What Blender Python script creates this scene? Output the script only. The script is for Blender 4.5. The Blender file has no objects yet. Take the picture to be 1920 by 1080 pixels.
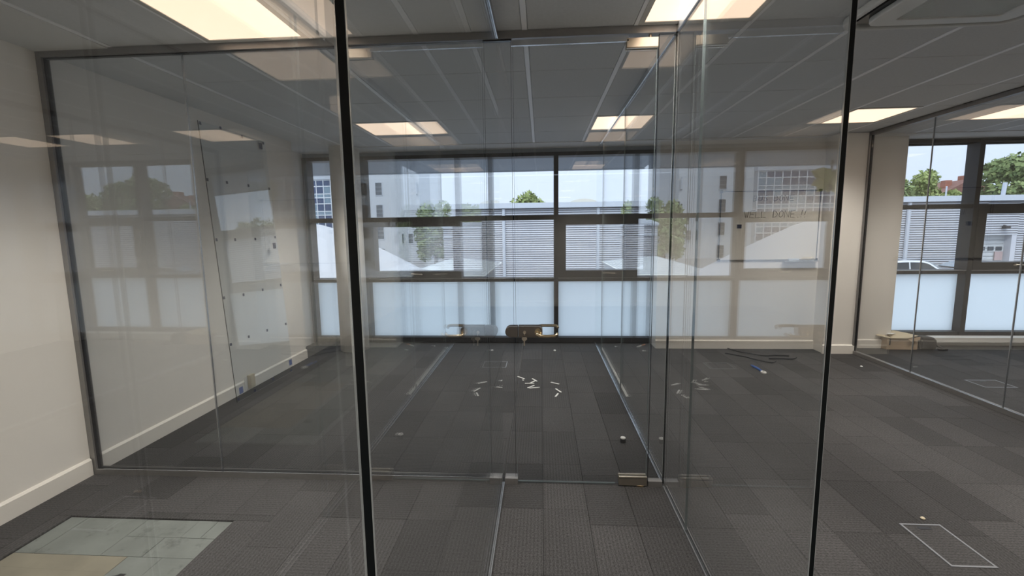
import bpy, bmesh, math, random
from mathutils import Vector, Matrix
random.seed(7)
SC = bpy.context.scene
COL = SC.collection
PI = math.pi

# ------------------------------------------------------------------ camera
EYE = 1.568
H = 2.66                                    # ceiling height
FPX = 849.917
YAW, PITCH, ROLL = (math.radians(a) for a in (3.7344, 7.2032, -0.7321))
cy, sy, cp, sp, cr, sr = math.cos(YAW), math.sin(YAW), math.cos(PITCH), math.sin(PITCH), math.cos(ROLL), math.sin(ROLL)
f0, r0, u0 = Vector((-sy, cy, 0)), Vector((cy, sy, 0)), Vector((0, 0, 1))
FWD = f0*cp - u0*sp
up2 = u0*cp + f0*sp
RGT = r0*cr + up2*sr
UPV = up2*cr - r0*sr
cam_d = bpy.data.cameras.new('camera')
cam_d.sensor_width = 36.0
cam_d.lens = FPX/1920*36
cam_d.clip_start = 0.02
cam_d.clip_end = 500
cam = bpy.data.objects.new('camera', cam_d)
cam.matrix_world = Matrix(((RGT.x, UPV.x, -FWD.x, 0), (RGT.y, UPV.y, -FWD.y, 0), (RGT.z, UPV.z, -FWD.z, EYE), (0, 0, 0, 1)))
COL.objects.link(cam)
SC.camera = cam

# ------------------------------------------------------------------ view, world, sun
SC.view_settings.view_transform = 'Standard'
SC.view_settings.look = 'None'
SC.view_settings.exposure = 0.48
SC.view_settings.gamma = 1.0
SC.view_settings.use_curve_mapping = False
try:
    SC.cycles.max_bounces = 24
    SC.cycles.diffuse_bounces = 5
    SC.cycles.glossy_bounces = 10
    SC.cycles.transmission_bounces = 10
    SC.cycles.transparent_max_bounces = 64
    SC.cycles.sample_clamp_indirect = 4.0
except Exception:
    pass

W = bpy.data.worlds.new('sky')
SC.world = W
W.use_nodes = True
wn, wl = W.node_tree.nodes, W.node_tree.links
bg = wn['Background']
tc = wn.new('ShaderNodeTexCoord')
sep = wn.new('ShaderNodeSeparateXYZ')
ramp = wn.new('ShaderNodeValToRGB')
wl.new(tc.outputs['Generated'], sep.inputs[0])
wl.new(sep.outputs['Z'], ramp.inputs[0])
ramp.color_ramp.elements[0].position = 0.0
ramp.color_ramp.elements[0].color = (0.80, 0.91, 1.10, 1)
ramp.color_ramp.elements[1].position = 0.8
ramp.color_ramp.elements[1].color = (1.45, 1.62, 1.90, 1)
cl = wn.new('ShaderNodeTexNoise')
cl.inputs['Scale'].default_value = 3.0
cl.inputs['Detail'].default_value = 4.0
wl.new(tc.outputs['Generated'], cl.inputs['Vector'])
cr_ = wn.new('ShaderNodeValToRGB')
cr_.color_ramp.elements[0].position = 0.4
cr_.color_ramp.elements[0].color = (0, 0, 0, 1)
cr_.color_ramp.elements[1].position = 0.75
cr_.color_ramp.elements[1].color = (0.6, 0.6, 0.6, 1)
wl.new(cl.outputs['Fac'], cr_.inputs[0])
mx = wn.new('ShaderNodeMixRGB')
mx.inputs[2].default_value = (1.0, 1.08, 1.20, 1)
wl.new(cr_.outputs[0], mx.inputs[0])
wl.new(ramp.outputs[0], mx.inputs[1])
wl.new(mx.outputs[0], bg.inputs[0])
SKY = 0.86
bg.inputs[1].default_value = SKY

sun_d = bpy.data.lights.new('sun', 'SUN')
sun_d.energy = 1.5
sun_d.angle = math.radians(25)
sun_d.color = (1.0, 0.96, 0.9)
sun = bpy.data.objects.new('sun', sun_d)
sun.rotation_euler = (math.radians(42), 0, math.radians(-20))
COL.objects.link(sun)
LAMP_GLOW = 0.97
LAMP_WATT = 17.5

# ------------------------------------------------------------------ materials
def mat(name, col, rough=0.6, metal=0.0, spec=0.5):
    m = bpy.data.materials.new(name)
    m.use_nodes = True
    b = m.node_tree.nodes['Principled BSDF']
    b.inputs['Base Color'].default_value = (*col, 1)
    b.inputs['Roughness'].default_value = rough
    b.inputs['Metallic'].default_value = metal
    b.inputs['Specular IOR Level'].default_value = spec
    return m

def N(m, t, **kw):
    n = m.node_tree.nodes.new(t)
    for k, v in kw.items():
        if k in n.inputs:
            n.inputs[k].default_value = v
        else:
            setattr(n, k, v)
    return n

def LK(m, a, b):
    m.node_tree.links.new(a, b)

def noisy(name, col, rough=0.6, amt=0.15, scale=8.0, metal=0.0, bump=0.0, spec=0.5, detail=4.0):
    """base colour with a soft mottling and a little relief"""
    m = mat(name, col, rough, metal, spec)
    b = m.node_tree.nodes['Principled BSDF']
    t = N(m, 'ShaderNodeTexCoord')
    n = N(m, 'ShaderNodeTexNoise', Scale=scale, Detail=detail)
    LK(m, t.outputs['Object'], n.inputs['Vector'])
    r = N(m, 'ShaderNodeMapRange')
    r.inputs[1].default_value, r.inputs[2].default_value = 0.25, 0.75
    r.inputs[3].default_value, r.inputs[4].default_value = 1-amt, 1+amt
    LK(m, n.outputs['Fac'], r.inputs[0])
    v = N(m, 'ShaderNodeVectorMath', operation='SCALE')
    v.inputs[0].default_value = col
    LK(m, r.outputs[0], v.inputs['Scale'])
    LK(m, v.outputs[0], b.inputs['Base Color'])
    if bump:
        bp = N(m, 'ShaderNodeBump', Strength=bump, Distance=0.002)
        LK(m, n.outputs['Fac'], bp.inputs['Height'])
        LK(m, bp.outputs[0], b.inputs['Normal'])
    return m

def glass(name, tint=(0.988, 0.995, 0.995), ior=1.70):
    """one face of a clear pane: straight-through transmission plus a Fresnel mirror"""
    m = bpy.data.materials.new(name)
    m.use_nodes = True
    nt = m.node_tree
    nt.nodes.clear()
    out = N(m, 'ShaderNodeOutputMaterial')
    tr = N(m, 'ShaderNodeBsdfTransparent')
    tr.inputs[0].default_value = (*tint, 1)
    gl = N(m, 'ShaderNodeBsdfGlossy')
    gl.inputs['Roughness'].default_value = 0.0
    gl.inputs['Color'].default_value = (0.97, 0.98, 0.98, 1)
    geo = N(m, 'ShaderNodeNewGeometry')
    mr = N(m, 'ShaderNodeMapRange')           # the Fresnel node inverts its index on back faces; undo that
    mr.inputs[3].default_value, mr.inputs[4].default_value = ior, 1/ior
    LK(m, geo.outputs['Backfacing'], mr.inputs[0])
    fr = N(m, 'ShaderNodeFresnel')
    LK(m, mr.outputs[0], fr.inputs['IOR'])
    mix = N(m, 'ShaderNodeMixShader')
    LK(m, fr.outputs[0], mix.inputs[0])
    LK(m, tr.outputs[0], mix.inputs[1])
    LK(m, gl.outputs[0], mix.inputs[2])
    LK(m, mix.outputs[0], out.inputs[0])
    return m

def emis(name, col, strength):
    m = bpy.data.materials.new(name)
    m.use_nodes = True
    b = m.node_tree.nodes['Principled BSDF']
    b.inputs['Base Color'].default_value = (0.8, 0.8, 0.78, 1)
    b.inputs['Emission Color'].default_value = (*col, 1)
    b.inputs['Emission Strength'].default_value = strength
    return m

def carpet(name, axis, rand='object'):
    m = mat(name, (0.1, 0.095, 0.09), 0.72, spec=0.35)
    b = m.node_tree.nodes['Principled BSDF']
    geo = N(m, 'ShaderNodeNewGeometry')
    sepn = N(m, 'ShaderNodeSeparateXYZ')
    LK(m, geo.outputs['Position'], sepn.inputs[0])
    # ribs of the pile
    mul = N(m, 'ShaderNodeMath', operation='MULTIPLY')
    mul.inputs[1].default_value = 2*PI/0.019
    LK(m, sepn.outputs['X' if axis == 'y' else 'Y'], mul.inputs[0])
    sn = N(m, 'ShaderNodeMath', operation='SINE')
    LK(m, mul.outputs[0], sn.inputs[0])
    # flecks
    mp = N(m, 'ShaderNodeMapping')
    mp.inputs['Scale'].default_value = (240, 90, 1) if axis == 'y' else (90, 240, 1)
    LK(m, geo.outputs['Position'], mp.inputs['Vector'])
    nz = N(m, 'ShaderNodeTexNoise', Scale=1.0, Detail=2.0)
    LK(m, mp.outputs[0], nz.inputs['Vector'])
    n2 = N(m, 'ShaderNodeTexNoise', Scale=1.3, Detail=3.0)
    LK(m, geo.outputs['Position'], n2.inputs['Vector'])
    if rand == 'object':
        oi = N(m, 'ShaderNodeObjectInfo')
        rnd = oi.outputs['Random']
    else:
        sna = N(m, 'ShaderNodeVectorMath', operation='SNAP')
        sna.inputs[1].default_value = (0.25, 0.5, 10)
        LK(m, geo.outputs['Position'], sna.inputs[0])
        wno = N(m, 'ShaderNodeTexWhiteNoise')
        LK(m, sna.outputs[0], wno.inputs['Vector'])
        rnd = wno.outputs['Value']
    rr = N(m, 'ShaderNodeMapRange')
    rr.inputs[3].default_value, rr.inputs[4].default_value = 0.74, 1.28
    LK(m, rnd, rr.inputs[0])
    a1 = N(m, 'ShaderNodeMath', operation='MULTIPLY_ADD')      # 0.2*sin + 1
    a1.inputs[1].default_value, a1.inputs[2].default_value = 0.17, -0.40
    LK(m, sn.outputs[0], a1.inputs[0])
    a2 = N(m, 'ShaderNodeMath', operation='MULTIPLY_ADD')
    a2.inputs[1].default_value = 2.8
    LK(m, nz.outputs['Fac'], a2.inputs[0])
    LK(m, a1.outputs[0], a2.inputs[2])
    a3 = N(m, 'ShaderNodeMath', operation='MULTIPLY')
    LK(m, a2.outputs[0], a3.inputs[0])
    LK(m, rr.outputs[0], a3.inputs[1])
    a4 = N(m, 'ShaderNodeMath', operation='ADD')
    a4.inputs[1].default_value = 0.5
    LK(m, n2.outputs['Fac'], a4.inputs[0])
    a5 = N(m, 'ShaderNodeMath', operation='MULTIPLY')
    LK(m, a3.outputs[0], a5.inputs[0])
    LK(m, a4.outputs[0], a5.inputs[1])
    v = N(m, 'ShaderNodeVectorMath', operation='SCALE')
    v.inputs[0].default_value = CARPET
    LK(m, a5.outputs[0], v.inputs['Scale'])
    LK(m, v.outputs[0], b.inputs['Base Color'])
    bpn = N(m, 'ShaderNodeBump', Strength=0.5, Distance=0.003)
    LK(m, a2.outputs[0], bpn.inputs['Height'])
    LK(m, bpn.outputs[0], b.inputs['Normal'])
    return m

CARPET = (0.046, 0.0445, 0.0455)
M = {}
M['wall'] = noisy('wall_paint', (0.84, 0.805, 0.755), 0.8, 0.02, 3.0)
M['skirt'] = mat('skirting_paint', (0.84, 0.80, 0.74), 0.45)
M['ceil'] = noisy('ceiling_tile', (0.60, 0.61, 0.62), 0.95, 0.04, 60.0)
M['soffit'] = noisy('ceiling_plaster', (0.68, 0.68, 0.67), 0.9, 0.02, 4.0)
M['bar'] = mat('ceiling_bar', (0.86, 0.86, 0.88), 0.45)
M['alu'] = noisy('partition_aluminium', (0.30, 0.29, 0.285), 0.42, 0.05, 30.0, metal=0.6)
M['alu_lt'] = mat('bright_aluminium', (0.62, 0.64, 0.67), 0.25, 0.9)
M['gasket'] = mat('black_gasket', (0.012, 0.012, 0.014), 0.35)
M['steel'] = noisy('satin_steel', (0.62, 0.56, 0.47), 0.3, 0.06, 20.0, metal=1.0)
M['lockmetal'] = noisy('dark_steel', (0.20, 0.18, 0.165), 0.4, 0.06, 30.0, metal=0.85)
M['brass'] = mat('brass_nickel', (0.70, 0.58, 0.40), 0.2, 1.0)
M['frame'] = noisy('window_frame', (0.012, 0.013, 0.017), 0.5, 0.08, 6.0, spec=0.3)
M['glass'] = glass('clear_glass')
M['wglass'] = glass('window_glass', (0.955, 0.975, 0.99), 1.6)
M['edge'] = mat('glass_edge', (0.004, 0.006, 0.007), 0.35, spec=0.25)
M['edge_lt'] = mat('polished_bevel', (0.62, 0.66, 0.68), 0.15, 0.5)
M['bevel'] = mat('glass_bevel', (0.22, 0.26, 0.27), 0.10, 0.2)
M['boxtrim'] = mat('floor_box_trim', (0.25, 0.26, 0.28), 0.4, 0.3)
M['black'] = mat('black_plastic', (0.018, 0.018, 0.020), 0.5)
M['white'] = mat('white_plastic', (0.82, 0.82, 0.80), 0.5)
M['paper'] = mat('white_strip', (0.86, 0.86, 0.85), 0.7)
M['tape'] = mat('blue_tape', (0.012, 0.022, 0.075), 0.6)
M['tape_b'] = mat('bright_blue_tape', (0.015, 0.07, 0.30), 0.6)
M['card'] = noisy('cardboard', (0.42, 0.31, 0.21), 0.85, 0.1, 12.0)
M['card_in'] = noisy('cardboard_top', (0.60, 0.52, 0.38), 0.85, 0.08, 12.0)
M['beige'] = mat('beige_plastic', (0.55, 0.47, 0.33), 0.5)
M['blue'] = mat('blue_plastic', (0.02, 0.10, 0.38), 0.4)
M['orange'] = mat('orange_plastic', (0.60, 0.22, 0.08), 0.5)
M['board'] = mat('whiteboard_face', (0.80, 0.765, 0.70), 0.25)
M['boardtrim'] = mat('board_trim', (0.10, 0.095, 0.09), 0.5)
M['ink'] = mat('marker_ink', (0.26, 0.25, 0.235), 0.6)
M['ac'] = noisy('cassette_plastic', (0.64, 0.65, 0.64), 0.45, 0.03, 5.0)
M['acgrille'] = mat('cassette_grille', (0.30, 0.30, 0.28), 0.5)
M['carpet_y'] = carpet('carpet_pile_long', 'y')
M['carpet_x'] = carpet('carpet_pile_cross', 'x')
M['carpet_s'] = carpet('carpet_pile_far', 'y', 'pos')
M['slab'] = mat('slab', (0.05, 0.05, 0.05), 0.9)
M['lamp'] = emis('lamp_diffuser', (1.0, 0.73, 0.52), LAMP_GLOW)
M['lampframe'] = mat('lamp_frame', (0.50, 0.49, 0.47), 0.5)

def frosted():
    m = bpy.data.materials.new('frosted_film')
    m.use_nodes = True
    m.node_tree.nodes.clear()
    out = N(m, 'ShaderNodeOutputMaterial')
    t = N(m, 'ShaderNodeBsdfTranslucent')
    t.inputs[0].default_value = (0.88, 0.97, 1.0, 1)
    d = N(m, 'ShaderNodeBsdfDiffuse')
    d.inputs[0].default_value = (0.75, 0.80, 0.82, 1)
    mx1 = N(m, 'ShaderNodeMixShader')
    mx1.inputs[0].default_value = 0.03
    LK(m, t.outputs[0], mx1.inputs[1])
    LK(m, d.outputs[0], mx1.inputs[2])
    LK(m, mx1.outputs[0], out.inputs[0])
    return m
M['frost'] = frosted()

def floor_metal():
    m = noisy('raised_floor_steel', (0.19, 0.21, 0.20), 0.55, 0.16, 5.0, metal=0.15, bump=0.05)
    b = m.node_tree.nodes['Principled BSDF']
    src = b.inputs['Base Color'].links[0].from_socket
    geo = N(m, 'ShaderNodeNewGeometry')
    n = N(m, 'ShaderNodeTexNoise', Scale=5.5, Detail=6.0)
    n.inputs['Roughness'].default_value = 0.75
    LK(m, geo.outputs['Position'], n.inputs['Vector'])
    r = N(m, 'ShaderNodeValToRGB')
    r.color_ramp.elements[0].position = 0.56
    r.color_ramp.elements[0].color = (0, 0, 0, 1)
    r.color_ramp.elements[1].position = 0.70
    r.color_ramp.elements[1].color = (0.75, 0.75, 0.75, 1)
    LK(m, n.outputs['Fac'], r.inputs[0])
    mx1 = N(m, 'ShaderNodeMixRGB')
    mx1.inputs[2].default_value = (0.06, 0.062, 0.058, 1)
    LK(m, r.outputs[0], mx1.inputs[0])
    LK(m, src, mx1.inputs[1])
    LK(m, mx1.outputs[0], b.inputs['Base Color'])
    return m
M['fpanel'] = floor_metal()
M['fpanel_w'] = noisy('raised_floor_worn', (0.215, 0.20, 0.155), 0.6, 0.16, 6.0, bump=0.05)
# outdoors
M['asphalt'] = noisy('asphalt', (0.30, 0.30, 0.305), 0.9, 0.2, 0.6)
M['clad'] = noisy('steel_cladding', (0.52, 0.54, 0.59), 0.45, 0.03, 0.5)
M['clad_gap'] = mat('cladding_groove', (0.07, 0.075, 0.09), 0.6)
M['fascia'] = mat('fascia_metal', (0.46, 0.50, 0.56), 0.45)
M['roofm'] = noisy('white_roof', (0.72, 0.74, 0.70), 0.6, 0.08, 1.0)
M['rooflight'] = mat('rooflight', (0.62, 0.60, 0.52), 0.4)
M['wbuild'] = noisy('white_render', (0.47, 0.50, 0.54), 0.7, 0.03, 0.4)
M['wpane'] = mat('dark_window', (0.05, 0.065, 0.085), 0.45, spec=0.15)
M['bpane'] = mat('blue_window', (0.05, 0.085, 0.17), 0.45, spec=0.15)
M['bpane2'] = mat('pale_blue_window', (0.20, 0.29, 0.37), 0.45, spec=0.15)
M['grid'] = mat('white_window_grid', (0.70, 0.73, 0.77), 0.5)
M['tent'] = noisy('white_membrane', (0.57, 0.58, 0.61), 0.7, 0.02, 0.5)
M['rdoor'] = mat('roller_door', (0.52, 0.55, 0.57), 0.5)
M['dark'] = mat('dark_interior', (0.04, 0.04, 0.045), 0.8)
M['bark'] = noisy('bark', (0.10, 0.075, 0.05), 0.9, 0.2, 6.0)
M['brick'] = noisy('red_brick', (0.33, 0.14, 0.10), 0.85, 0.2, 3.0)
M['rooft'] = noisy('roof_tile', (0.20, 0.10, 0.08), 0.85, 0.15, 3.0)
M['car_w'] = mat('silver_paint', (0.62, 0.64, 0.66), 0.25, 0.4)
M['car_d'] = mat('dark_paint', (0.05, 0.055, 0.065), 0.15, 0.3)
M['car_g'] = mat('grey_paint', (0.25, 0.26, 0.28), 0.25, 0.4)
M['carglass'] = mat('car_glass', (0.02, 0.025, 0.03), 0.05)
M['screen'] = mat('pale_windscreen', (0.30, 0.35, 0.40), 0.08)
M['tyre'] = mat('tyre', (0.02, 0.02, 0.02), 0.8)
M['soffit_out'] = noisy('canopy_soffit', (0.22, 0.25, 0.29), 0.7, 0.03, 1.0)

def leafmat(name, c1, c2):
    m = mat(name, c1, 0.7)
    b = m.node_tree.nodes['Principled BSDF']
    geo = N(m, 'ShaderNodeNewGeometry')
    r = N(m, 'ShaderNodeMixRGB')
    r.inputs[1].default_value = (*c1, 1)
    r.inputs[2].default_value = (*c2, 1)
    LK(m, geo.outputs['Random Per Island'], r.inputs[0])
    LK(m, r.outputs[0], b.inputs['Base Color'])
    return m
M['leaf1'] = leafmat('leaves_bright', (0.17, 0.23, 0.06), (0.36, 0.42, 0.15))
M['leaf2'] = leafmat('leaves_dark', (0.10, 0.155, 0.05), (0.24, 0.30, 0.11))
M['leaf3'] = leafmat('leaves_yellow', (0.42, 0.40, 0.08), (0.58, 0.55, 0.16))

# ------------------------------------------------------------------ mesh helpers
class MB:
    def __init__(s):
        s.v, s.f, s.mi = [], [], []
    def add(s, vs, fs, mi=0):
        o = len(s.v)
        s.v += [tuple(v) for v in vs]
        s.f += [tuple(i+o for i in f) for f in fs]
        s.mi += [mi]*len(fs)
        return s
    def box(s, x0, x1, y0, y1, z0, z1, mi=0, skip=''):
        vs = [(x0, y0, z0), (x1, y0, z0), (x1, y1, z0), (x0, y1, z0), (x0, y0, z1), (x1, y0, z1), (x1, y1, z1), (x0, y1, z1)]
        fs = {'b': (0, 3, 2, 1), 't': (4, 5, 6, 7), 's': (0, 1, 5, 4), 'e': (1, 2, 6, 5), 'n': (2, 3, 7, 6), 'w': (3, 0, 4, 7)}
        return s.add(vs, [f for k, f in fs.items() if k not in skip], mi)
    def hexa(s, b, t, mi=0):
        """b, t: four corners each, counter-clockwise from above"""
        return s.add(list(b)+list(t), [(0, 3, 2, 1), (4, 5, 6, 7), (0, 1, 5, 4), (1, 2, 6, 5), (2, 3, 7, 6), (3, 0, 4, 7)], mi)
    def prism(s, poly, axis, lo, hi, mi=0):
        """2-D polygon extruded along an axis"""
        n = len(poly)
        def p(a, b, c):
            return {'x': (c, a, b), 'y': (a, c, b), 'z': (a, b, c)}[axis]
        vs = [p(a, b, lo) for a, b in poly]+[p(a, b, hi) for a, b in poly]
        fs = [tuple(range(n))[::-1], tuple(range(n, 2*n))]+[(i, (i+1) % n, (i+1) % n+n, i+n) for i in range(n)]
        return s.add(vs, fs, mi)
    def ring(s, outer, inner, axis, lo, hi, mi=0):
        n = len(outer)
        def p(a, b, c):
            return {'x': (c, a, b), 'y': (a, c, b), 'z': (a, b, c)}[axis]
        vs = [p(*q, lo) for q in outer]+[p(*q, lo) for q in inner]+[p(*q, hi) for q in outer]+[p(*q, hi) for q in inner]
        fs = []
        for i in range(n):
            j = (i+1) % n
            fs += [(i, j, j+n, i+n), (i+2*n, i+3*n, j+3*n, j+2*n), (i, i+2*n, j+2*n, j), (i+n, j+n, j+3*n, i+3*n)]
        return s.add(vs, fs, mi)
    def tube(s, pts, r, n=8, mi=0, closed=False):
        pts = [Vector(p) for p in pts]
        k = len(pts)
        rs = r if isinstance(r, (list, tuple)) else [r]*k
        vs, fs = [], []
        prev = None
        for i, p in enumerate(pts):
            d = (pts[min(i+1, k-1)]-pts[max(i-1, 0)]).normalized()
            a = prev if prev else (Vector((0, 0, 1)) if abs(d.z) < 0.9 else Vector((1, 0, 0)))
            u = (a-d*a.dot(d))
            if u.length < 1e-5:
                u = Vector((1, 0, 0))-d*d.x
            u.normalize()
            prev = u
            w = d.cross(u)
            for j in range(n):
                t = 2*PI*j/n
                vs.append(p+(u*math.cos(t)+w*math.sin(t))*rs[i])
        for i in range(k-1):
            for j in range(n):
                fs.append((i*n+j, i*n+(j+1) % n, (i+1)*n+(j+1) % n, (i+1)*n+j))
        fs.append(tuple(range(n))[::-1])
        fs.append(tuple((k-1)*n+j for j in range(n)))
        return s.add(vs, fs, mi)
    def lathe(s, c, prof, n=24, mi=0):
        """prof: (radius, z) up the vertical axis through c"""
        vs, fs = [], []
        for r, z in prof:
            for j in range(n):
                t = 2*PI*j/n
                vs.append((c[0]+r*math.cos(t), c[1]+r*math.sin(t), c[2]+z))
        for i in range(len(prof)-1):
            for j in range(n):
                fs.append((i*n+j, i*n+(j+1) % n, (i+1)*n+(j+1) % n, (i+1)*n+j))
        fs.append(tuple(range(n))[::-1])
        fs.append(tuple((len(prof)-1)*n+j for j in range(n)))
        return s.add(vs, fs, mi)

ORG = {}
def origin(o):
    return ORG.get(o.name, Vector((0, 0, 0)))

def obj(name, mb, mats, parent=None, base=None, smooth=False, bevel=0.0):
    """link the collected shapes as ONE mesh object (world coordinates in, local out)"""
    if not isinstance(mats, (list, tuple)):
        mats = [mats]
    me = bpy.data.meshes.new(name)
    if parent is not None:
        base = origin(parent)
    base = Vector(base) if base is not None else Vector((0, 0, 0))
    me.from_pydata([Vector(v)-base for v in mb.v], [], mb.f)
    for m in mats:
        me.materials.append(m)
    if len(mats) > 1:
        me.polygons.foreach_set('material_index', mb.mi)
    if smooth:
        me.polygons.foreach_set('use_smooth', [True]*len(me.polygons))
    me.update()
    o = bpy.data.objects.new(name, me)
    COL.objects.link(o)
    if parent is not None:
        o.parent = parent
    else:
        o.location = base
    ORG[o.name] = base
    if bevel:
        md = o.modifiers.new('bevel', 'BEVEL')
        md.width = bevel
        md.segments = 2
        md.limit_method = 'ANGLE'
    return o

def tag(o, label=None, cat=None, group=None, kind=None):
    if label: o['label'] = label
    if cat: o['category'] = cat
    if group: o['group'] = group
    if kind: o['kind'] = kind
    return o

def thing(name, loc, label, cat, group=None):
    o = bpy.data.objects.new(name, None)
    o.empty_display_size = 0.1
    o.location = loc
    COL.objects.link(o)
    ORG[o.name] = Vector(loc)
    return tag(o, label, cat, group)

def struct(name, mb, m, label=None, **kw):
    o = obj(name, mb, m, **kw)
    o['kind'] = 'structure'
    if label: o['label'] = label
    return o

def structE(name, loc, label=None):
    o = bpy.data.objects.new(name, None)
    o.location = loc
    COL.objects.link(o)
    ORG[o.name] = Vector(loc)
    o['kind'] = 'structure'
    if label: o['label'] = label
    return o

def inst(name, me, loc, parent):
    o = bpy.data.objects.new(name, me)
    COL.objects.link(o)
    o.parent = parent
    o.location = Vector(loc)-origin(parent)
    return o

def project(p):
    d = Vector(p)-Vector((0, 0, EYE))
    z = d.dot(FWD)
    if z < 0.05:
        return None
    return 960+FPX*d.dot(RGT)/z, 540-FPX*d.dot(UPV)/z, z

def rrect(x0, x1, y0, y1, r, n=6):
    out = []
    for cx, cyy, a0 in ((x1-r, y0+r, -90), (x1-r, y1-r, 0), (x0+r, y1-r, 90), (x0+r, y0+r, 180)):
        for i in range(n+1):
            a = math.radians(a0+90*i/n)
            out.append((cx+r*math.cos(a), cyy+r*math.sin(a)))
    return out

# main planes of the place
XL = -2.98          # left wall
XA, XB, XC = -0.246, 0.745, 3.87   # the three glass partitions that run front to back
YX = 2.67           # the glass front across the room
YWIN = 6.36         # window glass
XR = 6.95
YB = -4.0
CEIL_Y = 5.86       # end of the tiled ceiling

# ================================================================== FLOOR
floor = struct('floor', MB().box(-3.6, XR+.3, YB-.3, 6.5, -0.25, -0.012), M['slab'], 'dark charcoal carpet tiled floor with bare patch')
PX0, PX1, PY1 = -2.66, -1.70, 2.22          # bare patch of raised access floor
tiles = []
for k in range(-12, 36):
    x0 = 0.005+0.25*k
    off = random.choice((0.0, 0.0, 0.25, 0.13))
    for j in range(-9, 14):
        y0 = -0.26+0.5*j+off+0.03
        tiles.append([x0, x0+.25, y0, y0+.5])
rects = []
def limx(r):
    return [max(r[0], XL+.002), min(r[1], XR), max(r[2], YB), min(r[3], 6.215)]
for r in tiles:
    r = limx(r)
    if r[1]-r[0] < .03 or r[3]-r[2] < .03: continue
    # cut away the bare patch
    if r[0] < PX1 and r[1] > PX0 and r[2] < PY1 and r[3] > -1:
        parts = []
        if r[3] > PY1: parts.append([r[0], r[1], PY1, r[3]])
        top = min(r[3], PY1)
        if r[0] < PX0: parts.append([r[0], PX0, r[2], top])
        if r[1] > PX1: parts.append([PX1, r[1], r[2], top])
        rects += [p for p in parts if p[1]-p[0] > .03 and p[3]-p[2] > .03]
    else:
        rects.append(r)
def tile_area(r):
    pts = [project((x, y, 0)) for x, y in ((r[0], r[2]), (r[1], r[2]), (r[1], r[3]), (r[0], r[3]))]
    if any(p is None for p in pts): return 0
    if not any(-20 < p[0] < 1940 and p[1] < 1100 for p in pts): return 0
    a = 0
    for i in range(4):
        a += pts[i][0]*pts[(i+1) % 4][1]-pts[(i+1) % 4][0]*pts[i][1]
    return abs(a)/2
rects.sort(key=lambda r: -tile_area(r))
TM = {}
def carpet_tile(w, l, kind):
    key = (round(w, 3), round(l, 3), kind)
    if key not in TM:
        g, c = 0.0004, 0.0016
        w2, l2 = w/2-g, l/2-g
        me = bpy.data.meshes.new('carpet_tile')
        vs = [(sx*w2, sy_*l2, -0.010) for sx, sy_ in ((-1, -1), (1, -1), (1, 1), (-1, 1))]
        vs += [(sx*w2, sy_*l2, -0.002) for sx, sy_ in ((-1, -1), (1, -1), (1, 1), (-1, 1))]
        vs += [(sx*(w2-c), sy_*(l2-c), 0) for sx, sy_ in ((-1, -1), (1, -1), (1, 1), (-1, 1))]
        fs = [(8, 9, 10, 11)]
        for i in range(4):
            j = (i+1) % 4
            fs += [(i, j, j+4, i+4), (i+4, j+4, j+8, i+8)]
        me.from_pydata(vs, [], fs)
        me.materials.append(M['carpet_x'] if kind else M['carpet_y'])
        TM[key] = me
    return TM[key]
rest = MB()
for i, r in enumerate(rects):
    if i < 296 and tile_area(r) > 60:
        inst('carpet_tile', carpet_tile(r[1]-r[0], r[3]-r[2], random.random() < 0.42), ((r[0]+r[1])/2, (r[2]+r[3])/2, 0), floor)
    else:
        g = .0008
        rest.box(r[0]+g, r[1]-g, r[2]+g, r[3]-g, -0.010, -0.001, skip='b')
tag(obj('carpet_tiles', rest, M['carpet_s'], floor), kind='stuff')
# raised floor plates in the bare patch
plates = [(-2.66, -2.555, 1.935, 2.22, 0), (-2.555, -2.20, 1.935, 2.22, 0), (-2.20, -1.90, 2.08, 2.22, 0), (-1.90, -1.79, 2.08, 2.22, 0),
          (-1.79, -1.70, 2.08, 2.22, 0), (-2.20, -1.98, 1.935, 2.08, 0), (-1.98, -1.70, 1.935, 2.08, 0),
          (-2.66, -2.05, 1.40, 1.935, 1), (-2.05, -1.87, 1.40, 1.935, 0), (-1.87, -1.70, 1.40, 1.935, 0),
          (-2.66, -2.05, 0.80, 1.40, 1), (-2.05, -1.70, 0.80, 1.40, 0), (-2.66, -2.05, -1.0, 0.80, 0), (-2.05, -1.70, -1.0, 0.80, 0)]
for a, b, c, d, w in plates:
    g = .0012
    obj('floor_plate', MB().box(a+g, b-g, c+g, d-g, -0.0118, -0.0095+random.uniform(-.0004, .0004), skip='b'), M['fpanel_w'] if w else M['fpanel'], floor)
# a ragged dark hole of torn adhesive in the patch
hole = []
for i in range(18):
    a = 2*PI*i/18
    rr = 0.018+0.012*random.random()
    hole.append((-1.975+1.5*rr*math.cos(a), 1.80+rr*math.sin(a)))
obj('adhesive_spot', MB().prism(hole, 'z', -0.0094, -0.0088), M['black'], floor)

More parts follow.
